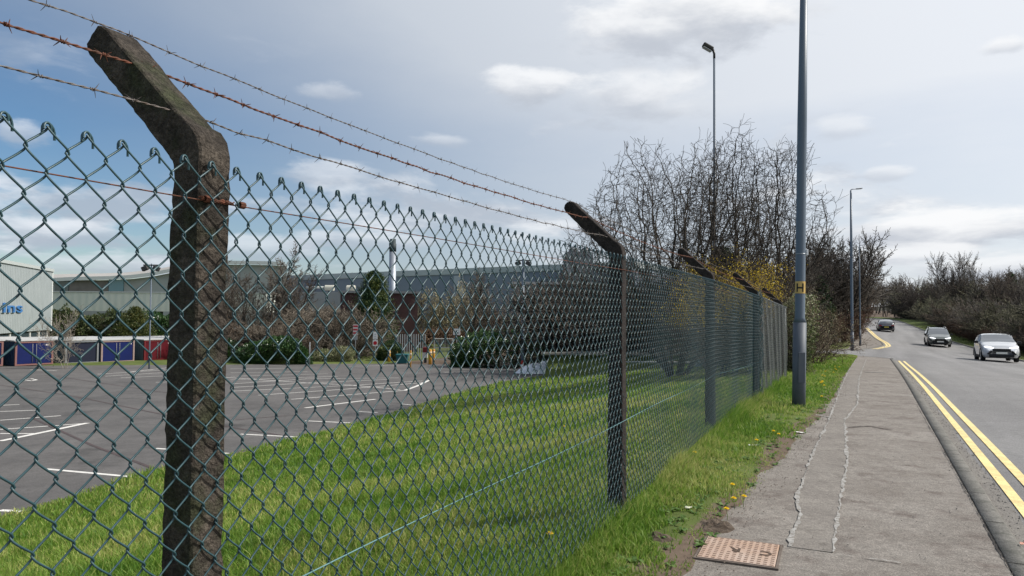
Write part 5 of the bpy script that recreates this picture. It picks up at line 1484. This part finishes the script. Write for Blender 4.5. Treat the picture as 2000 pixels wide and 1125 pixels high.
m_twig_b = M('twigs_brown', (.14, .105, .078), (.10, .078, .06), scale=.6, rough=.9, obj_var=.3)
m_twig_r = M('twigs_russet', (.135, .075, .048), (.095, .06, .045), scale=.6, rough=.9, obj_var=.25)
m_twig_p = M('twigs_pale', (.24, .20, .155), (.17, .145, .115), scale=.6, rough=.9, obj_var=.2)
m_twig_g = M('twigs_grey', (.17, .15, .125), (.125, .11, .09), scale=.6, rough=.9, obj_var=.3)
m_pale = M('birch_bark', (.35, .31, .26), (.25, .22, .18), scale=3, rough=.8)
def bare_tree(name, seed, H, spec, trunks, mt, mb_=None, rmin=.006, base_r=.16, spread=.5, sides=5, env=None):
    T = Tree(seed); T.env = env
    for k in range(trunks):
        a = 2 * math.pi * k / trunks + T.r.uniform(-.4, .4); sp_ = spread * T.r.uniform(.5, 1.2)
        d = np.array([math.cos(a) * sp_, math.sin(a) * sp_, 1.0]); d /= np.linalg.norm(d)
        T.branch(np.array([math.cos(a) * .12, math.sin(a) * .12, -.3]), d, H * T.r.uniform(.8, 1.05), base_r * T.r.uniform(.8, 1.1), 0, spec)
    Z = max([b[2] for _, b, _, _ in T.S[0] + T.S[1]]); f = H / Z if env is None else 1.0
    for L_ in T.S.values():
        for i, (a, b, r0, r1) in enumerate(L_): L_[i] = (a * f, b * f, r0 * f, r1 * f)
    root = empty(name)
    t = link('trunk', seg_mesh('trunk', T.S[0], sides, rmin * 1.5), mb_ or m_bark, root)
    c = link('crown', seg_mesh('crown', T.S[1], 3, rmin), mt, root)
    print(name, seed, len(T.S[0]), len(T.S[1]))
    return root, np.array(T.tips) * f
# specs ------------------------------------------------------------
haw = [dict(n=9, wob=.12, up=.0, end=.10, kids=13, **{'from': .22}, thick=2),
       dict(n=6, wob=.19, up=.03, end=.30, kids=8, ang=.75, len=.50, rad=.55, **{'from': .12}),
       dict(n=5, wob=.24, up=.02, end=.4, kids=7, ang=.85, len=.48, rad=.5, **{'from': .12}),
       dict(n=4, wob=.30, up=.01, end=.5, kids=5, ang=.9, len=.46, rad=.55, **{'from': .1}),
       dict(n=3, wob=.34, up=.0, end=.5, kids=0, ang=.9, len=.42, rad=.7, **{'from': .1})]
wood = [dict(n=8, wob=.06, up=.02, end=.25, kids=16, **{'from': .22}, thick=1),
        dict(n=5, wob=.12, up=.06, end=.35, kids=7, ang=.65, len=.36, rad=.42, **{'from': .15}),
        dict(n=4, wob=.16, up=.05, end=.4, kids=6, ang=.6, len=.45, rad=.5, **{'from': .12}),
        dict(n=3, wob=.2, up=.03, end=.5, kids=0, ang=.65, len=.45, rad=.6, **{'from': .1})]
bushy = [dict(n=5, wob=.12, up=.0, end=.4, kids=9, **{'from': .1}, thick=1),
         dict(n=4, wob=.18, up=.04, end=.4, kids=7, ang=.6, len=.55, rad=.5, **{'from': .1}),
         dict(n=3, wob=.22, up=.03, end=.5, kids=5, ang=.65, len=.5, rad=.6, **{'from': .1}),
         dict(n=3, wob=.25, up=.02, end=.5, kids=0, ang=.7, len=.5, rad=.7, **{'from': .1})]
def place(o, x, y, s=1.0, rz=None, z=None, sx=None):
    o.location = (x, y, (float(tz(x, y)) if z is None else z) - .05); k = (s, s, s) if sx is None else (s * sx, s * sx, s)
    o.scale = k; o.rotation_euler = (0, 0, random.uniform(0, 6.28) if rz is None else rz); return o
# the two big hawthorns behind the fence
def put(root, px, Y, H_, s, **k):
    p = at(px, 600, Y); return place(root, p.x, Y, s, **k)
def colonised_tree(name, seed, H, rx, stems, npts=7000, zc=2.5, lean=(0, 0)):
    """a broad open crown grown towards points spread through a lumpy dome"""
    r_ = np.random.default_rng(seed); pts = []
    lob = r_.uniform(-1, 1, (9, 3)) * [rx * .8, rx * .8, 1]; lob[:, 2] = r_.uniform(zc, H * .86, 9); lr = r_.uniform(1.1, 1.9, 9)
    while len(pts) < npts:
        p = r_.uniform(-1, 1, 3) * [rx, rx, 1]; p[2] = r_.uniform(1.3, H)
        e = (p[0] ** 2 + p[1] ** 2) / rx ** 2 + (max(p[2] - zc, 0) / (H - zc)) ** 2 + (max(zc - p[2], 0) / 1.6) ** 2
        k = .78 + .30 * math.sin(p[0] * 1.7 + seed) * math.sin(p[1] * 1.9 + p[2] * 1.1)
        if e < k and r_.random() < .25 + .75 * e: pts.append(p + [lean[0] * p[2], lean[1] * p[2], 0])
    P = np.array(pts); N = [np.array([0, 0, -.3])]; par = [-1]
    for k in range(stems):
        a = 2 * math.pi * (k + .5 * r_.random()) / stems; sp_ = r_.uniform(.35, .95); d = np.array([math.cos(a) * sp_, math.sin(a) * sp_, 1.0]); d /= np.linalg.norm(d); last = 0
        for j in range(int(r_.uniform(9, 15))):
            d = d + r_.normal(0, .09, 3); d /= np.linalg.norm(d); N.append(N[last] + d * .17); par.append(last); last = len(N) - 1
    Na = np.array(N); D = np.linalg.norm(P[:, None] - Na[None], axis=2); near = D.argmin(1); dist = D.min(1); alive = np.ones(len(P), bool); step = .14
    for it in range(110):
        m = alive & (dist < 1.5)
        if not m.any(): break
        idx = near[m]; v = P[m] - Na[idx]; v /= np.linalg.norm(v, axis=1)[:, None] + 1e-9
        acc = np.zeros_like(Na); np.add.at(acc, idx, v); u = np.unique(idx); dd_ = acc[u]; ln = np.linalg.norm(dd_, axis=1); ok = ln > .05; u = u[ok]
        if len(u) == 0: break
        dd_ = dd_[ok] / ln[ok][:, None] + r_.normal(0, .13, (len(u), 3)); dd_ /= np.linalg.norm(dd_, axis=1)[:, None]
        new = Na[u] + dd_ * step; b0 = len(Na); Na = np.concatenate([Na, new]); par += list(u)
        D = np.linalg.norm(P[:, None] - new[None], axis=2); j = D.argmin(1); dm = D[np.arange(len(P)), j]; bt = dm < dist; near[bt] = j[bt] + b0; dist[bt] = dm[bt]; alive &= dist > .24
    n = len(Na); par = np.array(par); acc = np.zeros(n); e = 2.2; kids = np.bincount(par[par >= 0], minlength=n)
    for i in range(n - 1, 0, -1):
        if acc[i] == 0: acc[i] = .0075 ** e
        acc[par[i]] += acc[i]
    rad = np.minimum(acc ** (1 / e), .13); S0, S1 = [], []
    for i in range(1, n): (S0 if rad[i] > .034 else S1).append((Na[par[i]], Na[i], min(rad[par[i]], rad[i] * 1.35), rad[i]))
    tw = np.where(rad < .04)[0]
    for i in tw:
        for q in range((r_.random() < .85) + (r_.random() < .35) + (kids[i] == 0)):
            d0 = Na[i] - Na[par[i]]; d0 /= np.linalg.norm(d0) + 1e-9; d = rot_to(d0, r_.normal(.85, .3) if kids[i] else r_.normal(.3, .2), r_.uniform(0, 6.28)); p = Na[i]; L_ = r_.uniform(.07, .15); r0 = .0058
            for j in range(r_.integers(2, 5)):
                d = d + r_.normal(0, .24, 3) + [0, 0, .04]; d /= np.linalg.norm(d); q2 = p + d * L_; S1.append((p, q2, r0, r0 * .85)); p = q2; r0 *= .85
    root = empty(name); link('trunk', seg_mesh('trunk', S0, 6, .01), m_bark, root); link('crown', seg_mesh('crown', S1, 3, .0060), m_bark, root)
    print(name, n, len(S0), len(S1)); return root
hawA = colonised_tree('hawthorn_tree', 5, 8.5, 4.7, 7, zc=3.0)
put(hawA, 1318, 26, 0, 1.0, rz=.4); tag(hawA, 'wide dark leafless tree with arching twiggy limbs left of the very tall lighting column', 'tree')
hawB = colonised_tree('hawthorn_tree', 18, 9.5, 3.5, 6, zc=3.6, lean=(.04, -.02))
put(hawB, 1455, 28.5, 0, 1.0, rz=.9); tag(hawB, 'taller dark leafless tree between the very tall column and the nearest lamp post', 'tree')
# prototypes of woodland trees
protos = []
for k, (seed, mt) in enumerate(((101, m_twig_g), (102, m_twig), (103, m_twig_b), (104, m_twig_g))):
    o, _ = bare_tree('bare_tree', seed, 10.0, wood, 1 + (k % 2), mt, base_r=.15, spread=.12 + .1 * (k % 2), rmin=.016)
    protos.append(o)
bushes = []
m_twig_o = M('twigs_olive', (.17, .165, .10), (.13, .12, .08), scale=.6, rough=.9, obj_var=.3)
for k, (seed, mt) in enumerate(((201, m_twig_b), (202, m_twig_r), (203, m_twig_g), (204, m_twig), (205, m_twig_p), (206, m_twig_o))):
    o, _ = bare_tree('bare_shrub', seed, 3.2, bushy, 9, mt, base_r=.035, spread=.75, rmin=.010)
    bushes.append(o)
used = set()
def inst(p, x, y, s, lab, cat, group, sx=None, z=None):
    o = p if id(p) not in used else copy_tree(p); used.add(id(p)); place(o, x, y, s, sx=sx, z=z)
    for k_ in ('label', 'group'):
        if k_ in o: del o[k_]
    o.name = p.name.split('.')[0]
    return tag(o, lab, cat, group)
rw = random.Random(5)
def pick(l): return rw.choice(l)
# left wood: brown trees between the fence end and the side road and beyond the far pavement
def wood_row(n, f, hlo, hhi, lab, group, pr=None, sx=(.9, 1.3), clamp=True):
    for k in range(n):
        px, Y = f(k, n); x = at(px, 600, Y).x; H_ = rw.uniform(hlo, hhi)
        if px > 1700 and clamp: x = max(x, float(KX(Y)) + 14 + .2 * H_)
        inst(pick(pr or protos), x, Y, H_ / 10.0, lab, 'tree', group, sx=rw.uniform(*sx))
def bush_row(n, f, hlo, hhi, lab, group, pr=None, sx=(1.0, 1.5)):
    for k in range(n):
        px, Y = f(k, n); x = at(px, 600, Y).x; H_ = rw.uniform(hlo, hhi)
        if px > 1700: x = max(x, float(KX(Y)) + 9.6 + .75 * H_)
        inst(pick(pr or bushes), x, Y, H_ / 3.2, lab, 'shrub', group, sx=rw.uniform(*sx))
U = rw.uniform
wood_row(9, lambda k, n: (1592 + 70 * k / n + U(-4, 4), U(66, 76)), 8.5, 10.5, 'tall leafless tree in the wood between the nearest and second lamp posts', 'trees between the lamp posts')
wood_row(5, lambda k, n: (1660 + 26 * k / n, U(74, 92)), 8.0, 11.0, 'leafless tree just behind the farthest street lamp', 'trees behind the farthest street lamp')
wood_row(12, lambda k, n: (1480 + 115 * k / n, U(52, 75)), 7.0, 9.0, 'leafless tree behind the two big dark trees', 'trees behind the big dark trees')
wood_row(14, lambda k, n: (1180 + 300 * k / n, U(60, 80)), 6, 8.5, 'bare tree standing far behind the fence between second and fourth posts', 'bare trees behind the bank')
wood_row(9, lambda k, n: (1672 + 38 * k / n, 125 + 5 * k + U(-4, 4)), 8.0, 10.5, 'reddish-brown tree on the inside of the distant bend', 'trees on the inside of the bend', pr=[protos[2]])
bush_row(12, lambda k, n: (1576 + 60 * k / n, U(66, 72)), 2.8, 3.6, 'dense russet thicket at the foot of the wood beyond the side road', 'russet thickets beyond the side road', [bushes[1], bushes[3], bushes[1]])
bush_row(14, lambda k, n: (1582 + 68 * k / n, U(70, 76)), 4.8, 6.4, 'tall russet thicket in the wood behind the second lamp post', 'tall russet thickets', [bushes[1], bushes[0]], sx=(.6, .8))
for k in range(9):
    Yb = 68 + 7 * k; xb = float(KX(Yb)) - 2.5 - .12 * k
    inst(pick([bushes[3], bushes[1]]), xb, Yb, U(2.4, 3.4) / 3.2, 'dark bush overhanging the far pavement past the last lamp', 'shrub', 'bushes along the far pavement', sx=.5)
# right wood
wood_row(30, lambda k, n: (1742 + 330 * k / n + U(-6, 6), (150 - 78 * (k / n)) + U(-6, 6)), 6.5, 8.5, 'leafless tree at the front of the wood across the road', 'front trees of the wood across the road')
wood_row(34, lambda k, n: (1722 + 380 * k / n + U(-6, 6), (185 - 75 * (k / n)) + U(-8, 8)), 8.0, 10.5, 'leafless tree in the middle of the wood across the road', 'middle trees of the wood across the road')
wood_row(22, lambda k, n: (1700 + 420 * k / n + U(-6, 6), (235 - 70 * (k / n)) + U(-8, 8)), 9.5, 12.5, 'leafless tree at the back of the wood across the road', 'back trees of the wood across the road')
wood_row(3, lambda k, n: (1885 + 9 * k, 118), 11.0, 12.5, 'slender birch rising above the wood across the road', 'slender birches above the wood', [protos[0]], sx=(.55, .7))
wood_row(2, lambda k, n: (1805 + 12 * k, 130), 12, 13, 'leafless tree standing proud of the wood above the green car', 'trees proud of the wood', [protos[1]], sx=(.8, .9))
bush_row(26, lambda k, n: (1785 + 330 * k / n, 118 - 66 * (k / n) ** .7 + U(-3, 3)), 3.2, 5.0, 'grey-brown thicket along the front of the wood across the road', 'thickets across the road', [bushes[5], bushes[2], bushes[0]])
bush_row(34, lambda k, n: (1720 + 390 * k / n, 165 - 80 * (k / n) ** .8 + U(-5, 5)), 5.0, 7.5, 'tall thicket inside the wood across the road', 'tall thickets across the road', [bushes[5], bushes[3], bushes[2]])
bush_row(7, lambda k, n: (1830 + 70 * k / n, 88 - 4 * k + U(-1, 1)), 1.6, 2.4, 'low russet bramble patch on the verge behind the oncoming cars', 'russet brambles across the road', [bushes[1]])
bush_row(6, lambda k, n: (1885 + 120 * k / n, 62 - 2.2 * k), 2.2, 3.2, 'loose budding shrub behind the nearest car', 'budding shrubs behind the nearest car', [bushes[2], bushes[0]])

# left background vegetation behind the car park
wood_row(14, lambda k, n: (1672 + 110 * k / n, U(235, 270)), 9, 12, 'distant leafless tree closing the view where the road bends away', 'distant trees closing the view of the road', clamp=False)
wood_row(9, lambda k, n: (440 + 150 * k / n + U(-5, 5), U(63, 72)), 7.6, 9.8, 'brown-grey leafless tree in the clump behind the laurel hedge', 'leafless trees behind the laurel hedge', [protos[0], protos[2]], sx=(.9, 1.15))
bush_row(7, lambda k, n: (430 + 170 * k / n, U(61, 64)), 3.0, 4.6, 'brown twiggy shrub among the leafless trees behind the laurel hedge', 'twiggy shrubs behind the laurel hedge', [bushes[4], bushes[0]])
bush_row(5, lambda k, n: (590 + 110 * k / n, U(68, 72)), 4.4, 5.4, 'tall pale twiggy shrub in front of the plant room', 'pale twiggy shrubs before the plant room', [bushes[4]])
tA = copy_tree(protos[2]); tA.name = 'bare_tree'
def one(p, px, Y, s, lab, cat, sx=1.0, rz=None):
    o = copy_tree(p); x = at(px, 600, Y).x; place(o, x, Y, s, sx=sx, rz=rz); tag(o, lab, cat)
    if 'group' in o: del o['group']
    return o
for k_ in ('group',):
    if k_ in tA: del tA[k_]
place(tA, at(468, 600, 66).x, 66, 1.02, sx=1.25); tag(tA, 'bare light-brown tree just right of the nearest concrete post', 'tree')
one(protos[0], 525, 68, 1.08, 'bare grey twiggy tree right of the nearest post, tallest behind the laurel hedge', 'tree', 1.25)
one(protos[2], 560, 71, .85, 'bare rounded tree left of the low plant room', 'tree', 1.3)
one(protos[3], 440, 72, .9, 'thin bare tree partly hidden by the nearest concrete post', 'tree')
for px, s, lab in ((600, 1.55, 'pale brown bare shrub right of the laurel hedge, leftmost of three'), (645, 1.6, 'pale brown bare shrub behind the thin grey pole, middle of three'), (690, 1.5, 'pale brown bare shrub behind the striped sign, rightmost of three')):
    one(bushes[4], px, 66, s, lab, 'shrub', 1.15)
for px, s, lab in ((800, 6.5, 'bare tree rising behind the flue'), (925, 9, 'dark bare tree left of the blue-grey floodlight column'), (975, 8.5, 'dark bare tree close behind the floodlight column'), (1090, 7.5, 'bare tree in front of the square tower'), (1140, 8, 'dense dark bare tree left of the second post'), (1175, 8.5, 'dense dark bare tree directly behind the second post')):
    one(protos[3 if px % 2 else 1], px, 78 if px < 1080 else 62, s / 10, lab, 'tree', 1.35)
for px, Y, s, lab in ((1132, 60, 2.2, 'dark bare thicket right of the clipped hedge'), (1150, 50, 2.1, 'dark bare thicket behind the white sheeted heap'), (1190, 48, 1.9, 'dark thicket at the foot of the second post'), (1240, 46, 1.5, 'dark thicket behind the pipe rail, first from the second post'), (1290, 45, 1.5, 'dark thicket behind the pipe rail, second from the second post'), (1340, 44, 1.5, 'dark thicket behind the pipe rail near the third post'), (1380, 42, 1.4, 'dark thicket behind the third post')):
    one(bushes[3], px, Y, s, lab, 'shrub', 1.4)
wood_row(30, lambda k, n: (-30 + 640 * k / n, U(165, 185)), 9.5, 12.5, 'leafless tree on the skyline behind the works buildings', 'skyline trees behind the works')
wood_row(10, lambda k, n: (700 + 420 * k / n, U(190, 215)), 12.5, 15.0, 'leafless treetop over the long blue-grey shed', 'treetops over the long shed', sx=(.9, 1.2))

# foliage masses: hedges, laurels, conifers
def lump_shell(seed, rx, ry, rz_, n, thick=.28, power=2.6, f=2.2, amp=.22, bottom=-.05):
    r_ = np.random.default_rng(seed); d = r_.normal(0, 1, (n, 3)); d[:, 2] = np.abs(d[:, 2]) * 1.0; d /= np.linalg.norm(d, axis=1)[:, None]
    k = (np.abs(d[:, 0]) ** power + np.abs(d[:, 1]) ** power + np.abs(d[:, 2]) ** power) ** (-1 / power)
    C = d * k[:, None] * (1 - thick * r_.random(n)[:, None] ** 1.5)
    C = C * np.array([rx, ry, rz_])
    w = 1 + amp * nz2(C[:, 0] * f, C[:, 1] * f + C[:, 2] * f * 1.3, 1.0, seed % 40) + .08 * nz2(C[:, 0] * f * 4, C[:, 2] * f * 4, 1.0, seed % 30 + 3)
    C = C * w[:, None]; C[:, 2] = np.abs(C[:, 2]) + bottom
    return C
m_laurel = leaf_mat('laurel_leaf', (.018, .055, .015), (.035, .09, .022), (.10, .16, .05), rough=.32, tr=.12, spec=.6)
m_conif = leaf_mat('conifer_leaf', (.010, .036, .012), (.022, .060, .016), (.10, .12, .02), rough=.6, tr=.1)
m_ivy = leaf_mat('variegated_leaf', (.05, .08, .025), (.15, .18, .07), (.42, .40, .25), rough=.4, tr=.2)
m_fors = leaf_mat('yellow_blossom', (.46, .31, .01), (.64, .46, .02), (.78, .60, .06), rough=.6, tr=.3)
m_bud = leaf_mat('cream_buds', (.16, .13, .07), (.30, .26, .15), (.45, .42, .28), rough=.6, tr=.2)
m_hedge = leaf_mat('hedge_leaf', (.03, .05, .016), (.055, .08, .025), (.13, .13, .05), rough=.6, tr=.15)
m_rus = leaf_mat('dead_bracken', (.085, .048, .03), (.13, .078, .05), (.19, .13, .08), rough=.9, tr=.1)
m_core = M('shrub_shade_core', (.010, .014, .008), rough=1)
def leafy(name, px, Y, w, d, h, mt, lab, cat, seed, n=9000, size=.075, core=True, stems=True, **k):
    x = at(px, 600, Y).x; root = empty(name, (x, Y, float(tz(x, Y)) - .05))
    C = lump_shell(seed, w / 2, d / 2, h, n, **k)
    link('foliage', leaves('foliage', C, size, seed), mt, root)
    T = Tree(seed)
    for j in range(7):
        a = T.r.uniform(0, 6.28); dd_ = np.array([math.cos(a) * .5 * w / h, math.sin(a) * .5 * d / h, 1.0]); dd_ /= np.linalg.norm(dd_)
        T.branch(np.array([math.cos(a) * w * .1, 0, -.2]), dd_, h * .8, .035, 0, bushy[:3])
    link('stems', seg_mesh('stems', T.S[0] + T.S[1], 4, .008), m_bark, root)
    return tag(root, lab, cat)
leafy('laurel_hedge', 990, 56, 8.0, 4.2, 2.85, m_laurel, 'big dark clipped laurel hedge behind the floodlight column', 'hedge', 301, n=34000, size=.085, power=3.2, amp=.10, thick=.35)
leafy('laurel_hedge', 540, 58.5, 5.9, 2.6, 2.0, m_laurel, 'low dark laurel hedge across the car park right of the nearest post', 'hedge', 302, n=20000, size=.08, power=3, amp=.12)
leafy('laurel_hedge', 652, 61, 3.4, 1.6, 1.2, m_ivy, 'small variegated shrub between the laurel hedge and the striped sign', 'shrub', 303, n=9000, size=.05)
leafy('round_shrub', 765, 63, 2.4, 1.8, 1.55, m_conif, 'dark rounded shrub behind the teal grit bin', 'shrub', 304, n=9000, size=.06)
leafy('round_shrub', 425, 60, 3.0, 2.0, 1.9, m_laurel, 'dark laurel bush partly behind the nearest concrete post', 'shrub', 305, n=9000, size=.07)
for k, (px, w, h, mt, lab) in enumerate(((120, 7, 3.6, m_hedge, 'dark green thicket under the left end of the link bridge'), (185, 7, 3.3, m_hedge, 'olive thicket under the link bridge, second from the warehouse'), (310, 7, 3.5, m_laurel, 'dark green thicket under the link bridge near the nearest post'), (235, 6, 3.6, m_hedge, 'brownish thicket behind the small conifer'))):
    leafy('tall_hedge', px, 82, w, 3, h, mt, lab, 'hedge', 310 + k, n=12000, size=.12, amp=.2)
for k, (px, Y, w, h, mt, lab) in enumerate(((850, 92, 6, 6.0, m_bud, 'pale cream-blossomed bush left of centre behind the gate'), (905, 94, 6, 6.6, m_bud, 'pale cream-blossomed bush behind the white triangle sign'), (955, 90, 6, 3.8, m_rus, 'russet hedge behind the big clipped laurel, left part'), (1040, 88, 8, 3.8, m_hedge, 'olive hedge behind the floodlight column'), (870, 84, 10, 2.1, m_rus, 'low russet hedge at the back of the lawn behind the gate'))):
    leafy('flowering_bush' if k < 2 else 'low_hedge', px, Y, w, 3, h, mt, lab, 'shrub', 320 + k, n=10000 if k < 2 else 8000, size=.11, thick=.7 if k < 2 else .4, amp=.3)
# conifers
def conifer(name, px, Y, H, rad, lab, seed, mt=m_conif, n=26000, col=True, shape=.75, size=.09):
    x = at(px, 600, Y).x; root = empty(name, (x, Y, float(tz(x, Y)) - .05)); r_ = np.random.default_rng(seed)
    nb = 260; C = []
    for b_ in range(nb):
        t = r_.random() ** .8; z = H * (.06 + .92 * t); a = r_.uniform(0, 6.28); L_ = rad * (1 - t ** 1.6) ** shape * r_.uniform(.75, 1.1) + .05
        m = n // nb; u = r_.random(m) ** .6; sp_ = .18 * L_ + .08
        P = np.stack([math.cos(a) * L_ * u, math.sin(a) * L_ * u, z + .25 * L_ * u - .10 * L_ * u * u], 1) + r_.normal(0, 1, (m, 3)) * np.array([sp_, sp_, sp_ * .6]) * (.35 + .65 * u[:, None])
        C.append(P)
    C = np.concatenate(C); C[:, 2] = np.clip(C[:, 2], .05, H * 1.02)
    link('crown', leaves('crown', C, size, seed, aspect=.4), mt, root)
    MB().tube([(0, 0, -.2), (0, 0, H * .5), (0, 0, H * .97)], [.16, .1, .02], 8).build('trunk', m_bark, root, smooth=True)
    return tag(root, lab, 'tree')
conifer('conifer_tree', 730, 70, 8.1, 2.0, 'dense dark green conifer left of the steel flue', 401, n=42000, shape=.55)
conifer('conifer_tree', 265, 72, 4.4, 1.8, 'small olive-green conifer in front of the link bridge', 402, mt=leaf_mat('olive_conifer', (.03, .055, .015), (.07, .09, .02), (.16, .15, .04)), n=16000)
conifer('conifer_tree', 1412, 32, 5.3, 1.7, 'dark spruce between the trunks of the two big bare trees', 403, n=20000, size=.06)
conifer('conifer_tree', 1600, 60, 5.6, 1.3, 'small dark evergreen among the brown trees right of the nearest lamp column', 404, n=14000)
conifer('conifer_tree', 118, 120, 6.4, 1.6, 'little dark conifer in front of the curved roof building', 405, n=8000, size=.15)
conifer('conifer_tree', 1975, 150, 9.5, 2.0, 'dark evergreen at the right edge of the distant wood', 406, n=9000, size=.22)
# leafless pale birch before the sheds
bi_, _ = bare_tree('birch_tree', 61, 4.7, bushy, 3, m_pale, m_pale, base_r=.045, spread=.32, rmin=.010)
place(bi_, at(132, 600, 50).x, 50.0, 1.0, sx=.62); tag(bi_, 'small leafless pale-barked tree in front of the navy container', 'tree')
# forsythia and hedge along the end of the fence
def twiggy(name, px, Y, H, w, mt_t, mt_l, lab, seed, nl, size, cat='shrub', per=3, hfrac=0.0, jit=.05):
    root, tips = bare_tree(name, seed, H, bushy, 10, mt_t, base_r=.025, spread=w, rmin=.0045)
    r_ = np.random.default_rng(seed); tips = tips[tips[:, 2] > H * hfrac]
    P = np.repeat(tips, per, 0) + r_.normal(0, jit, (len(tips) * per, 3)); r_.shuffle(P); P = P[:nl]
    link('blossom' if mt_l is m_fors else 'leaf_buds', leaves('buds', P, size, seed), mt_l, root)
    x = at(px, 600, Y).x; place(root, x, Y, 1.0); return tag(root, lab, cat)
twiggy('forsythia', 1398, 22, 4.1, .38, m_twig_b, m_fors, 'bright yellow forsythia between the third and fourth post arms, left bush', 501, 6500, .022, per=9, hfrac=.4, jit=.11)
twiggy('forsythia', 1425, 23, 4.1, .45, m_twig_b, m_fors, 'bright yellow forsythia right behind the fourth post arm', 502, 9000, .022, per=9, hfrac=.45, jit=.11)
for k, (px, Y, H, lab) in enumerate(((1478, 22, 2.9, 'brown budding shrub right of the forsythia'), (1515, 21.5, 3.0, 'cream-budded shrub behind the end of the fence'), (1540, 23.5, 3.0, 'cream-budded shrub just left of the nearest lamp column'))):
    twiggy('budding_shrub', px, Y, H, .6, m_twig_b, m_bud, lab, 510 + k, 6500, .018, per=4, jit=.06)
leafy('ivy_hedge', 1540, 21.5, .9, 3.0, 2.2, m_ivy, 'narrow cream-leaved hedge growing against the end of the fence', 'hedge', 520, n=15000, size=.030, thick=.9, amp=.4, core=False)
twiggy('budding_shrub', 1583, 27, 2.2, .35, m_twig_r, m_bud, 'low pinkish budding shrub peeping out right of the nearest lamp column', 514, 4000, .022, per=3)
bush_row(9, lambda k, n: (1462 + 62 * k / n, 29 + 1.5 * k), 3.0, 4.2, 'brown thicket behind the end of the fence', 'thickets behind the fence end', [bushes[1], bushes[0], bushes[3]], sx=(.7, .9))
# rough verge growth across the road: dead stems and tussocks
r_ = np.random.default_rng(71); Yv = r_.uniform(32, 110, 26000); v = 8.9 + r_.random(26000) ** 1.3 * 9
X = v + KX(Yv); hs = (.06 + .14 * r_.random(26000)) * np.clip((v - 8.6) * .6, .4, 1.6)
tag(blades('far_verge_grass', X, Yv, hs, .03 + .0 * hs, grass_mat('far_verge', (.05, .09, .02), (.09, .13, .03), (.17, .14, .08)), 72), kind='stuff')
# mown lawn fringe between lamp and side road
Yv = r_.uniform(13, 41, 60000); v = pathedge(Yv) - r_.random(60000) * 5.0; X = v + KX(Yv)
tag(blades('lawn_grass', X, Yv, .025 + .035 * r_.random(60000), .014 + .0006 * Yv, m_gr2, 73), kind='stuff')
# boulder by the far bushes
p = gp(1634, 668, lambda x, y: tz(x, y)); import bmesh
bm = bmesh.new(); bmesh.ops.create_icosphere(bm, subdivisions=3, radius=.42)
for v_ in bm.verts: v_.co *= 1 + .25 * mnoise.noise(v_.co * 3); v_.co.z *= .6
me = bpy.data.meshes.new('boulder'); bm.to_mesh(me); bm.free(); o = link('boulder', me, M('pale_rock', (.4, .38, .34), (.3, .29, .26), scale=4, rough=.9, bump=.5)); o.location = (p.x, p.y, p.z + .15)
tag(o, 'pale boulder on the grass at the foot of the russet thicket', 'rock')
# distant low hills so that the ground never ends in the sky
V = []; F = []; n = 90
for k in range(n + 1):
    a = R(-75) + R(150) * k / n; rr_ = 900
    h = 14 + 9 * mnoise.noise(Vector((k * .11, 0, 0))) + 4 * mnoise.noise(Vector((k * .5, 3, 0)))
    V += [(math.sin(a) * rr_, math.cos(a) * rr_, -20), (math.sin(a) * (rr_ + 120), math.cos(a) * (rr_ + 120), h), (math.sin(a) * (rr_ + 400), math.cos(a) * (rr_ + 400), -20)]
F = [(k * 3 + j, (k + 1) * 3 + j, (k + 1) * 3 + j + 1, k * 3 + j + 1) for k in range(n) for j in range(2)]
me = bpy.data.meshes.new('hills'); me.from_pydata(V, [], F); tag(link('hills', me, M('far_woodland', (.05, .05, .04), (.08, .075, .06), scale=.05, rough=1)), kind='structure')
# prototypes never placed would sit at the origin: drop them
for p in protos + bushes:
    if id(p) not in used:
        for c_ in list(p.children): bpy.data.objects.remove(c_)
        bpy.data.objects.remove(p)
